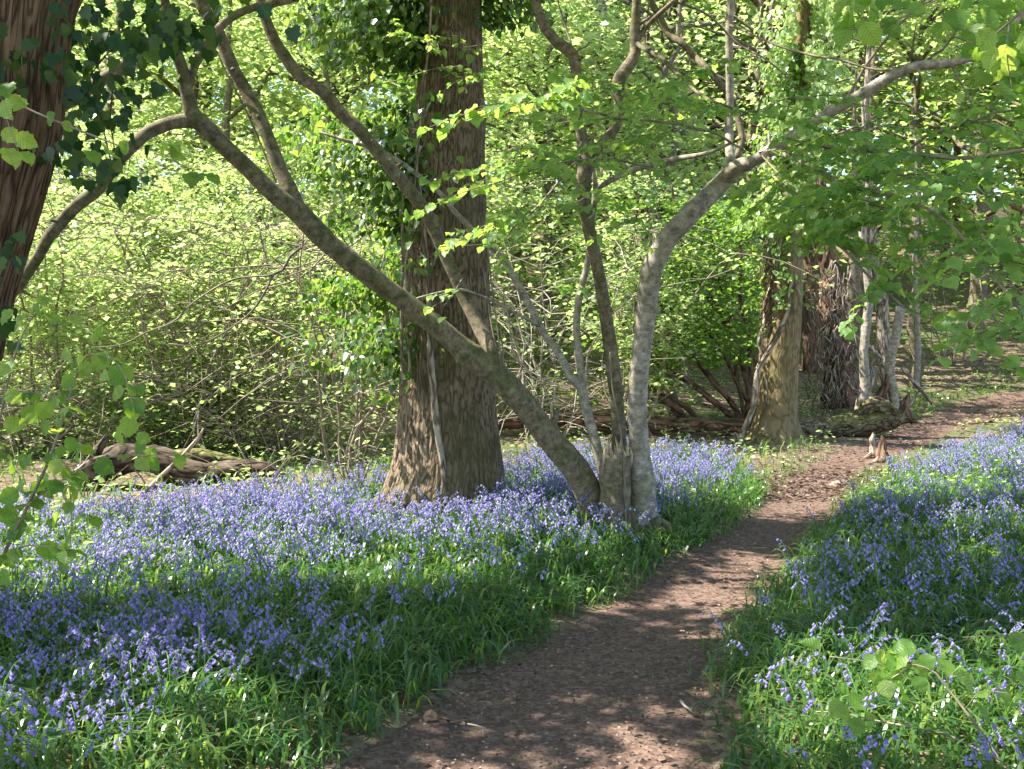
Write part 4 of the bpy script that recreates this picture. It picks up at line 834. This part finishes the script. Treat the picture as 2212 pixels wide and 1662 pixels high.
# the fan of leaning dark stems behind the fallen tree
FB = 16.6
fan = thing('leaning_shrub', P(1600, 930, FB), 'fan of dark leaning stems under ivy green foliage behind the fallen tree', 'shrub')
for pts in ([(1612, 930, 16), (1614, 887, 15), (1618, 837, 15), (1600, 760, 15), (1568, 694, 15), (1525, 637, 14), (1488, 570, 12), (1470, 500, 9), (1450, 400, 5)], [(1600, 925, 15), (1560, 880, 14), (1525, 853, 14), (1478, 818, 13), (1421, 784, 12), (1380, 760, 8), (1340, 735, 5)],
            [(1604, 915, 14), (1575, 860, 13), (1541, 827, 13), (1505, 780, 13), (1475, 740, 12), (1440, 690, 10), (1400, 600, 6)], [(1608, 900, 10), (1590, 820, 9), (1586, 740, 9), (1570, 660, 8), (1540, 560, 6), (1530, 440, 4)], [(1612, 905, 12), (1624, 820, 10), (1618, 730, 9), (1600, 640, 8), (1600, 500, 5)],
            [(1490, 930, 22), (1470, 895, 20), (1440, 865, 19), (1397, 837, 15), (1360, 825, 10), (1300, 800, 4)], [(1520, 925, 14), (1480, 880, 13), (1447, 872, 12), (1400, 862, 9), (1350, 850, 5)], [(1360, 925, 16), (1372, 850, 15), (1385, 760, 14), (1378, 640, 12), (1370, 540, 8), (1380, 420, 4)], [(1640, 930, 10), (1600, 840, 9), (1560, 760, 8), (1500, 690, 6), (1420, 660, 4)]):
    lg(fan, 'stem', pts, FB, 'rot' if rng.random() < .7 else 'redbark', seg=10, bump=.15, wob=.05)
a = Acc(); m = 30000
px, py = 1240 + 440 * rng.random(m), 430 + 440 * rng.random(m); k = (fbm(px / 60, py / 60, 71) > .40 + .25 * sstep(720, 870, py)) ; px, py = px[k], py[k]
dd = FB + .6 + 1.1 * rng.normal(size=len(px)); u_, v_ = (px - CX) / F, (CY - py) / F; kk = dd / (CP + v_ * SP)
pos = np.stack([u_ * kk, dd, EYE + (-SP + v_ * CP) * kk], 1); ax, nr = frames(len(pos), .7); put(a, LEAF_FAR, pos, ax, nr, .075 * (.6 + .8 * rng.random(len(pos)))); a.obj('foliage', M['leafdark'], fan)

spots = []
def far(px, d, h, cr, nl, ls, lab, mt='leaf', bm='hazel', tr=.14, grp=None, zlo=.25): spots.append((px, d)); q = P(px, 700, d); wood_tree(q[0], d, h, cr, nl, ls, lab, mt, bm, tr, zlo, grp)
far(190, 19, 9.5, 3.0, 7000, .095, 'bright leafy tree behind the gap between the leaning trunk and the forked hazel limb')
far(480, 20, 9, 2.8, 7000, .095, 'bright leafy tree framed by the forked limbs of the hazel')
far(720, 18.5, 9.5, 2.8, 7000, .09, 'bright leafy tree close behind the ivy side of the oak', tr=.1)
far(1150, 19.5, 9, 2.6, 8000, .095, 'bright leafy tree in the gap between the oak and the twisting hazel stem')
far(1440, 19, 9.5, 2.8, 7000, .09, 'bright leafy tree behind the twisted twin stems of the hazel')
far(1640, 20.5, 10, 2.8, 7000, .095, 'leafy tree behind the vertical pale pole of the hazel')
far(1980, 24.5, 11, 3.2, 9000, .11, 'leafy tree on the slope above the long rising hazel limb', zlo=.35)
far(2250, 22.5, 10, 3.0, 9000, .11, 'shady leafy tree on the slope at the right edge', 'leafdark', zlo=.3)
far(-120, 20.5, 10, 3.2, 9000, .10, 'bright leafy tree hidden behind the leaning trunk')
far(1755, 26.0, 13, 2.8, 8000, .12, 'tall tree with a bare reddish trunk high on the slope beyond the algae green trunk', 'leaf', 'redbark', .26, zlo=.4)
rows = [('tree in the wood behind, left of the oak', -700, 860, 'trees in the wood left of the oak'), ('tree in the wood behind, right of the oak', 1060, 1750, 'trees in the wood right of the oak'), ('tree high on the wooded slope at the right', 1800, 2900, 'trees on the wooded slope')]
for lab, x0, x1, grp in rows:
    for d, n_ in ((26, 6), (33, 7), (41, 7)):
        for k in range(n_):
            px = x0 + (x1 - x0) * (k + .3 + .4 * rng.random()) / n_; dd = d + 2.5 * rng.normal()
            if x0 > 1700: dd += 4
            far(px, dd, 11 + 5 * rng.random(), 3.6 + .9 * rng.random(), 6500, .13 + .05 * (d > 30) + .05 * (d > 38), lab, tr=.16 + .12 * rng.random(), grp=grp, bm='hazel' if rng.random() < .6 else 'deadwood', zlo=.18)
# the wood beyond, where single trees can no longer be told apart
a = Acc(); m = 90000
x, y = (rng.random(m) * 2 - 1) * 60, 50 + 28 * rng.random(m); z = terrain(x, y) + 24 * rng.random(m) ** .9
k = fbm(x * .35 + y * .2, z * .4, 81) > .30; pos = np.stack([x, y, z], 1)[k]; ax, nr = frames(len(pos)); put(a, LEAF_FAR, pos, ax, nr, .42 * (.6 + .8 * rng.random(len(pos))))
tag(a.obj('far_woodland', M['leaf']), kind='stuff')

# ------------------------------------------------------------------ near sprigs
def sprig(label, name, cat, lines, leaves_px, dens=.9, sz=.062, side=.16, loc=None, mat='leafnear', bm='twig', flat=.35, hang=False):
    """twigs as traced lines (px, py, width, depth); leaves_px adds single leaves (px, py, size px, depth)"""
    q0 = px_line(lines[0], 3)[0][0]; t = thing(name, q0 if loc is None else loc, label, cat); tw = Acc(); fo = Acc()
    for ln in lines:
        q, r = px_line(ln, 3); tube(tw, q, r, seg=7, step=.03, wob=.01, R=.5)
        if dens > 0:
            S, _ = smooth_line(q, np.ones(len(q)), .05); m = len(S)
            for s in (-1, 1):
                kk = rng.random(m) < dens; d = norm(np.gradient(S, axis=0)); h = norm(np.cross(d, [0, 0, 1.]) + 1e-6)
                p = S[kk]; mm = len(p); ax = d[kk] * .6 + h[kk] * s * .9 + rng.normal(size=(mm, 3)) * .3 + np.array([0, 0, -.35])
                put(fo, LEAF_NEAR, p, ax, np.array([0, -.25, 1.]) + rng.normal(size=(mm, 3)) * flat, sz * (.6 + .6 * rng.random(mm)))
    for (px, py, s, d) in leaves_px:
        p = P(px, py, d)[None]; a0 = rng.random() * 6.28; L = s * d / F
        if hang: put(fo, LEAF_NEAR, p + np.array([[0, 0, .45 * L]]), np.array([[.9 * rng.normal(), -.3 + .5 * rng.normal(), -.9]]), np.array([[.9 * rng.normal() - .3, -.8 + .5 * rng.normal(), .6]]), np.array([L])); continue
        put(fo, LEAF_NEAR, p - np.array([[0, 0, -.4 * L]]), np.array([[math.cos(a0) * .8, math.sin(a0) * .5 - .2, -.35 + .25 * rng.normal()]]), np.array([[.3 * rng.normal(), -.45 + .3 * rng.normal(), 1]]), np.array([L]))
    tw.obj('twig', M[bm], t); fo.obj('leaves', M[mat], t); return t

LF = [(80, 905, 30), (110, 850, 30), (95, 1050, 62), (40, 1080, 44), (150, 1050, 40), (60, 1160, 60), (20, 1190, 40), (180, 985, 46), (110, 890, 46), (265, 820, 52), (230, 785, 44), (270, 860, 40), (290, 880, 42), (280, 920, 48), (260, 940, 46), (300, 1005, 42), (325, 1000, 40), (375, 995, 44), (315, 970, 34), (25, 1010, 50), (60, 1000, 40), (130, 1130, 46), (105, 1190, 54), (145, 1200, 44), (190, 1130, 40), (20, 860, 40), (50, 900, 42), (90, 660, 42), (60, 700, 46), (30, 690, 40), (150, 700, 36), (140, 770, 36), (195, 800, 36), (30, 800, 44), (110, 930, 40), (10, 930, 46), (150, 960, 36), (0, 1120, 50), (5, 1250, 40), (215, 720, 30), (160, 830, 36), (130, 1010, 36)]
sprig('young hazel with large soft green leaves in front at the left edge', 'hazel_sapling', 'sapling',
      [[(-160, 1500, 12, 3.6), (-60, 1330, 11, 3.5), (0, 1210, 9, 3.4), (60, 1090, 7, 3.35), (110, 980, 6, 3.3), (150, 860, 5, 3.3), (190, 770, 3, 3.3), (260, 790, 3, 3.2), (290, 880, 2, 3.2)],
       [(60, 1090, 5, 3.35), (130, 1040, 4, 3.3), (230, 990, 3, 3.2), (310, 985, 3, 3.15), (380, 985, 2, 3.1)], [(0, 1210, 5, 3.4), (60, 1180, 4, 3.3), (150, 1190, 3, 3.2)], [(-80, 1360, 7, 3.5), (-30, 1100, 6, 3.4), (0, 900, 5, 3.35), (40, 740, 4, 3.3), (90, 660, 3, 3.25)], [(0, 860, 4, 3.4), (90, 850, 3, 3.3), (170, 900, 2, 3.2)], [(150, 1050, 3, 3.3), (155, 1120, 2, 3.3), (150, 1200, 2, 3.25)]],
      [(x_ + 14 * rng.normal() * r_, y_ + 14 * rng.normal() * r_, s_ * (1.0 - .3 * r_), 3.15 + .3 * rng.random()) for r_ in (0, 1) for x_, y_, s_ in LF if not r_ or rng.random() < .9], dens=.5, sz=.055, mat='leafbright', hang=True)
sprig('thin twig with drooping pale leaves crossing the leaning trunk at upper left', 'overhanging_twig', 'twig',
      [[(-60, 170, 4, 3.2), (0, 200, 4, 3.2), (60, 235, 4, 3.2), (120, 262, 4, 3.2), (190, 292, 4, 3.2), (250, 315, 3, 3.2), (290, 330, 2, 3.2)], [(0, 200, 3, 3.2), (15, 260, 2, 3.2), (40, 330, 2, 3.15)]],
      [(20, 205, 52, 3.2), (45, 230, 44, 3.2), (10, 240, 50, 3.1), (38, 310, 46, 3.1), (12, 345, 52, 3.1), (120, 262, 36, 3.2), (150, 275, 30, 3.2), (225, 330, 44, 3.1), (275, 320, 34, 3.15), (50, 345, 36, 3.2), (5, 300, 40, 3.2), (192, 345, 40, 3.15)], dens=0, hang=True, mat='leafbright')
sprig('small lone twig tip with three bright leaves hanging before the forked hazel limb', 'overhanging_twig', 'twig',
      [[(330, 330, 2, 3.4), (380, 350, 2, 3.4), (425, 372, 2, 3.4)]], [(372, 335, 44, 3.4), (390, 330, 34, 3.4), (428, 400, 54, 3.4), (445, 395, 40, 3.4), (365, 325, 34, 3.4)], dens=0, hang=True, mat='leafbright')
TR = [(1840, 40, 70), (1830, 20, 56), (1880, 70, 60), (1890, 30, 50), (1800, 50, 60), (1840, 70, 70), (1900, 85, 64), (1890, 95, 44), (2050, 50, 64), (2070, 60, 56), (2030, 60, 46), (2100, 80, 58), (2120, 90, 56), (2165, 30, 70), (2140, 45, 50), (2180, 60, 66), (2130, 110, 50), (2150, 130, 80), (2170, 140, 84), (2190, 150, 60), (2200, 190, 80), (2160, 180, 64), (2140, 190, 54), (2110, 120, 56), (2205, 100, 60), (2190, 20, 50), (2210, 240, 50), (1990, 40, 40), (2080, 20, 40), (1960, 20, 40), (1910, 10, 46), (1860, 0, 50)]
sprig('branch tip with large bright ribbed leaves hanging into the upper right corner', 'overhanging_branch', 'branch',
      [[(2330, -60, 9, 3.4), (2240, 0, 8, 3.4), (2180, 50, 6, 3.4), (2130, 90, 4, 3.4), (2090, 95, 3, 3.4)], [(2180, 50, 4, 3.4), (2175, 120, 3, 3.35), (2185, 190, 2, 3.3)], [(2130, -60, 5, 3.5), (2060, -20, 4, 3.5), (1960, 30, 3, 3.5), (1890, 60, 3, 3.5), (1830, 60, 2, 3.5)], [(1890, 60, 3, 3.5), (1905, 95, 2, 3.5)]],
      [(x_ + 8 * rng.normal(), y_ + 8 * rng.normal(), s_ * (.95 if r_ else .65), 3.2 + .5 * rng.random()) for r_ in (1, 0) for x_, y_, s_ in TR], dens=.12, sz=.06, mat='leafbright', hang=True)
BR = [(1320, 950), (1380, 1000), (1240, 980), (1510, 960), (1610, 1010), (1350, 1060), (1280, 1100), (1310, 1160), (1170, 1230), (1230, 1170), (1480, 1050), (980, 1340), (1085, 1340), (1150, 1410), (1250, 1400), (2050, 1210), (1770, 1120), (890, 960), (1390, 1190), (1420, 970), (1560, 985), (1265, 1010), (1380, 1110), (1200, 1120), (1690, 1020), (1880, 1310), (2160, 1160), (1500, 1130), (1030, 1300), (2170, 850)]
sprig('low hazel sprig with pale ribbed leaves reaching over the bluebells at lower right', 'hazel_sapling', 'sapling',
      [[(2250, 1760, 8, 3.5), (2168, 1654, 7, 3.55), (2108, 1618, 6, 3.6), (2041, 1588, 6, 3.65), (1958, 1571, 5, 3.7), (1891, 1558, 4, 3.75), (1825, 1543, 4, 3.8), (1765, 1538, 2, 3.85)],
       [(2168, 1654, 7, 3.55), (2125, 1591, 6, 3.6), (2085, 1534, 6, 3.65), (2048, 1488, 5, 3.7), (2021, 1454, 4, 3.72), (1975, 1436, 4, 3.75), (1925, 1440, 3, 3.78), (1880, 1430, 3, 3.8), (1790, 1418, 2, 3.85)],
       [(1975, 1436, 3, 3.75), (1920, 1470, 3, 3.75), (1880, 1500, 2, 3.72), (1860, 1520, 2, 3.7)], [(2230, 1385, 3, 3.6), (2150, 1374, 2, 3.6), (2080, 1377, 2, 3.6)], [(2085, 1534, 3, 3.65), (2120, 1495, 3, 3.6), (2190, 1500, 2, 3.55)]],
      [(1474.7 + x_ / 3, 1107.6 + y_ / 3 - 6, 40 + 16 * rng.random(), 3.6 + .2 * rng.random()) for x_, y_ in BR], dens=.10, sz=.05, mat='leafbright')
for lab, px, py, d, nn in [('small bright green sapling standing in the bluebells before the decaying log', 560, 1060, 9.6, 60), ('leafy bright seedling in the bluebells below the bent dead branch', 170, 1130, 8.2, 60), ('bright seedling at the left foot of the ridged oak', 770, 1010, 9.8, 50)]:
    b0 = P(px, py, d); b0[2] = terrain(b0[0], b0[1]); t = thing('seedling', b0, lab, 'seedling'); tw = Acc(); fo = Acc()
    for k in range(9):
        w = rng.normal(size=3) * [.28, .2, .1] + [0, 0, .42]; tube(tw, [b0, b0 + w * .6 + [0, 0, .06], b0 + w], [.006, .004, .002], seg=5, step=.08)
        for f in np.linspace(.3, 1, nn // 9):
            ax, nr = frames(1, .4); put(fo, LEAF_FAR, (b0 + w * f + rng.normal(size=3) * .06)[None], ax, nr, np.array([.07]))
    tw.obj('stem', M['twig'], t); fo.obj('leaves', M['leaf'], t)

# ------------------------------------------------------------------ bluebells: the nearest one by one, the rest as the carpet they form
protos = []
for s in range(8):
    st, fl = bell_head(0, .30 + .02 * (s % 4), 6 + s % 4, 100 + s); protos.append((st.mesh('stem', M['stem']), fl.mesh('flower_head', M['petal'])))
x, y = wedge(60000, 2.6, 18.5, pw=.75, k=.54); keep = (rng.random(len(x)) < flower_density(x, y) * .95) & clear_of_trunks(x, y); x, y = x[keep], y[keep]
px, py = proj(x, y, terrain(x, y) + .25); inside = (px > 5) & (px < 2207) & (py < 1655)
order = np.argsort(np.where(inside, np.hypot(x, y), 1e9)); one = order[:290]; rest = order[290:]
for i in one:
    left = pdist(x[i:i + 1], y[i:i + 1])[0] and x[i] < .9
    t = thing('bluebell', (x[i], y[i], float(terrain(x[i], y[i])) - .01), 'nodding violet blue bluebell in the near shade left of the path' if left else 'nodding violet blue bluebell by the low hazel sprig right of the path', 'bluebell', 'near bluebells left of the path' if left else 'near bluebells right of the path')
    t.rotation_euler = (rng.normal() * .08, rng.normal() * .08, rng.random() * 6.28); t.scale = [.75 + .3 * rng.random()] * 3
    for nm, me in zip(('stem', 'flower_head'), protos[rng.integers(8)]):
        o = bpy.data.objects.new(nm, me); COL.objects.link(o); o.parent = t
lod = [bell_head(1, .30 + .015 * k, 6 + k % 4, 300 + k) for k in range(8)]
a = Acc(); kind = rng.integers(0, 8, len(rest))
for k in range(8):
    r = rest[kind == k]; m = len(r)
    if not m: continue
    xx, yy = x[r], y[r]; zz = terrain(xx, yy) - .01; ang = rng.random(m) * 6.28; sc = .64 + .42 * rng.random(m)
    for j, src in enumerate(lod[k]):
        V = np.concatenate(src.V); R = np.concatenate(src.R); W = place(V, xx, yy, zz, ang, sc)
        a.add(W.reshape(-1, 3), [(f[None] + (np.arange(m) * len(V))[:, None, None]).reshape(-1, f.shape[1]) for f in src.F], None, np.clip(np.tile(R, m) + np.repeat(rng.normal(size=m) * .15, len(V)), 0, 1), j)
tag(a.obj('bluebell_carpet', [M['stem'], M['petal']]), kind='stuff')

# strap leaves and grass between them
def strap(acc, x, y, L, w, lean, R):
    n = len(x); z = terrain(x, y) - .01; an = rng.random(n) * 6.28; d = np.stack([np.cos(an), np.sin(an)], 1); s = np.stack([-d[:, 1], d[:, 0]], 1)
    prof = [(0, 0, .8), (.12, .40, 1.0), (.38, .66, .9), (.75, .70, .6), (1.05, .52, .05)]; V = []
    for o_, h_, w_ in prof:
        oo = (L * lean * o_)[:, None]; hh = L * h_ * (1.12 - .35 * lean); ww = (w * w_)[:, None]
        c = np.stack([x, y], 1) + d * oo
        for sg in (-1, 1): V.append(np.concatenate([c + sg * s * ww, (z + hh)[:, None]], 1))
    V = np.stack(V, 1); q = np.array([(2 * i, 2 * i + 1, 2 * i + 3, 2 * i + 2) for i in range(4)])
    acc.add(V.reshape(-1, 3), (q[None] + (np.arange(n) * 10)[:, None, None]).reshape(-1, 4), None, np.repeat(R, 10))
def green_density(x, y):
    px, py, l, r = zone(x, y); d = pdist(x, y)
    g = (l | r) * sstep(-.12, .22, d + .25 * (fbm(x * 2.3, y * 2.3, 91) - .5)); g = g * np.clip(.35 + 1.3 * fbm(x * 1.7, y * 1.7, 92) - .1, 0, 1)
    return np.maximum(g, .03 * (d > .05) * (y < 14))
a = Acc()
x, y = wedge(150000, 2.4, 14.5, pw=.62); k = (rng.random(len(x)) < green_density(x, y)) & clear_of_trunks(x, y); x, y = x[k], y[k]; n = len(x)
strap(a, x, y, (.17 + .19 * rng.random(n)) * (.65 + .35 * sstep(0, .5, pdist(x, y))), .0042 + .003 * rng.random(n) + .0006 * y * .3, .35 + .75 * rng.random(n), rng.random(n))
x, y = wedge(26000, 2.4, 13, pw=.7); d = pdist(x, y); k = (d > -.10) & (d < .35) & (fbm(x * 2, y * 2, 93) > .46); x, y = x[k], y[k]; n = len(x)
strap(a, x, y, .07 + .10 * rng.random(n), .0025 + .002 * rng.random(n), .3 + .8 * rng.random(n), rng.random(n))
x, y = wedge(16000, 17, 30, pw=1); px, py = proj(x, y, terrain(x, y)); k = (px > 1960) & (py > 800) & (pdist(x, y) > .1) & (fbm(x, y, 94) > .45); x, y = x[k], y[k]; n = len(x)
strap(a, x, y, .10 + .12 * rng.random(n), .012 + .008 * rng.random(n), .4 + .8 * rng.random(n), .4 + .6 * rng.random(n))
tag(a.obj('grass', M['blade']), kind='stuff')
# low leafy ground cover: seedlings, mercury and bramble leaves
a = Acc()
x, y = wedge(70000, 3, 32, pw=.8); px, py = proj(x, y, terrain(x, y)); d = pdist(x, y)
cl = (px > 1450) & (px < 1960) & (py > 940) & (py < 1060)
dens = .45 * (((px - 140) / 260) ** 2 + ((py - 1225) / 80) ** 2 < 1) + .08 * (y < 13) * (y > 7.5) * inpoly(px, py, LB) + .05 * (px < 900) * (y > 8.5) * (y < 13) + .13 * cl * (fbm(x * 1.5, y * 1.5, 95) > .5) + .22 * (px > 1900) * (y > 16) * (fbm(x * .8, y * .8, 96) > .5) + .08 * (y > 12.5) * (px < 1560) + .12 * (y > 17) * (px < 1900) + .25 * inpoly(px, py, RB) * (y > 9)
k = (rng.random(len(x)) < dens) & (d > .08) & clear_of_trunks(x, y); x, y = x[k], y[k]; n = len(x)
for rep in range(3):
    ax, nr = frames(n, .4, .25); put(a, LEAF_FAR, np.stack([x + .05 * rng.normal(size=n), y + .05 * rng.normal(size=n), terrain(x, y) + .03 + .20 * rng.random(n) * (y < 22)], 1), ax, nr, (.045 + .035 * rng.random(n)) )
tag(a.obj('ground_cover', M['leaf']), kind='stuff')
# a few big brown leaves and sticks by the path
for lab, px, py in [('curled tan fallen leaf at the near left edge of the path', 915, 1552), ('flat tan fallen leaf at the near left edge of the path', 965, 1558)]:
    g = G(px, py); a = Acc(); put(a, LEAF_NEAR, np.array([[g[0], g[1], g[2] + .012]]), np.array([[1., .3 * (1 if 'flat' in lab else -1), .05]]), np.array([[.1, -.2 if 'flat' in lab else -.7, 1.]]), np.array([.062]), np.array([.5])); tag(a.obj('fallen_leaf', M['litter']), lab, 'leaf')
for lab, pts in [('pale straight stick lying across the sunlit part of the path', [(1560, 1372, 4), (1590, 1377, 4), (1630, 1384, 3)]), ('short curved stick lying on the near shaded path', [(1470, 1520, 6), (1480, 1532, 6), (1495, 1542, 4)]), ('thin dark stick on the near path close to its left edge', [(1010, 1570, 4), (1030, 1574, 4), (1050, 1580, 3)]), ('reddish stick jutting from the bluebells left of the grey hazel', [(1215, 1073, 5), (1240, 1077, 5), (1262, 1083, 4)])]:
    q, r = [], []
    for px, py, w in pts: g = G(px, py); q.append(g + [0, 0, .012 if 'jutting' not in lab else .12]); r.append(w / 2 * g[1] / F)
    a = Acc(); tube(a, q, r, seg=7, step=.03, bump=.2); tag(a.obj('stick', M['deadwood']), lab, 'stick')

# ------------------------------------------------------------------ light, sky, camera
w = bpy.data.worlds.new('World'); SC.world = w; w.use_nodes = True; nt = w.node_tree
sky = nt.nodes.new('ShaderNodeTexSky'); sky.sky_type = 'NISHITA'; sky.sun_disc = False; sky.sun_elevation = ELEV; sky.sun_rotation = math.atan2(SUN[0], SUN[1])
nt.links.new(sky.outputs[0], nt.nodes['Background'].inputs[0]); nt.nodes['Background'].inputs[1].default_value = .13
ld = bpy.data.lights.new('sun', 'SUN'); ld.energy = 5.0; ld.angle = math.radians(.53); ld.color = (1, .95, .86)
lo = bpy.data.objects.new('sun', ld); COL.objects.link(lo)
from mathutils import Vector
lo.rotation_euler = Vector(SD).to_track_quat('Z', 'Y').to_euler(); lo.location = (0, 0, 30)
cd = bpy.data.cameras.new('camera'); co = bpy.data.objects.new('camera', cd); COL.objects.link(co)
cd.sensor_fit = 'HORIZONTAL'; cd.angle = 2 * math.atan(CX / F); cd.clip_end = 400; cd.clip_start = .05
co.location = (0, 0, EYE); co.rotation_euler = (math.pi / 2 - PITCH, 0, 0); SC.camera = co
SC.view_settings.view_transform = 'Standard'; SC.view_settings.look = 'None'; SC.view_settings.exposure = 1.85; SC.view_settings.gamma = 1
SC.cycles.max_bounces = 7; SC.cycles.diffuse_bounces = 4; SC.cycles.transmission_bounces = 5; SC.cycles.glossy_bounces = 2
SC.cycles.use_denoising = True
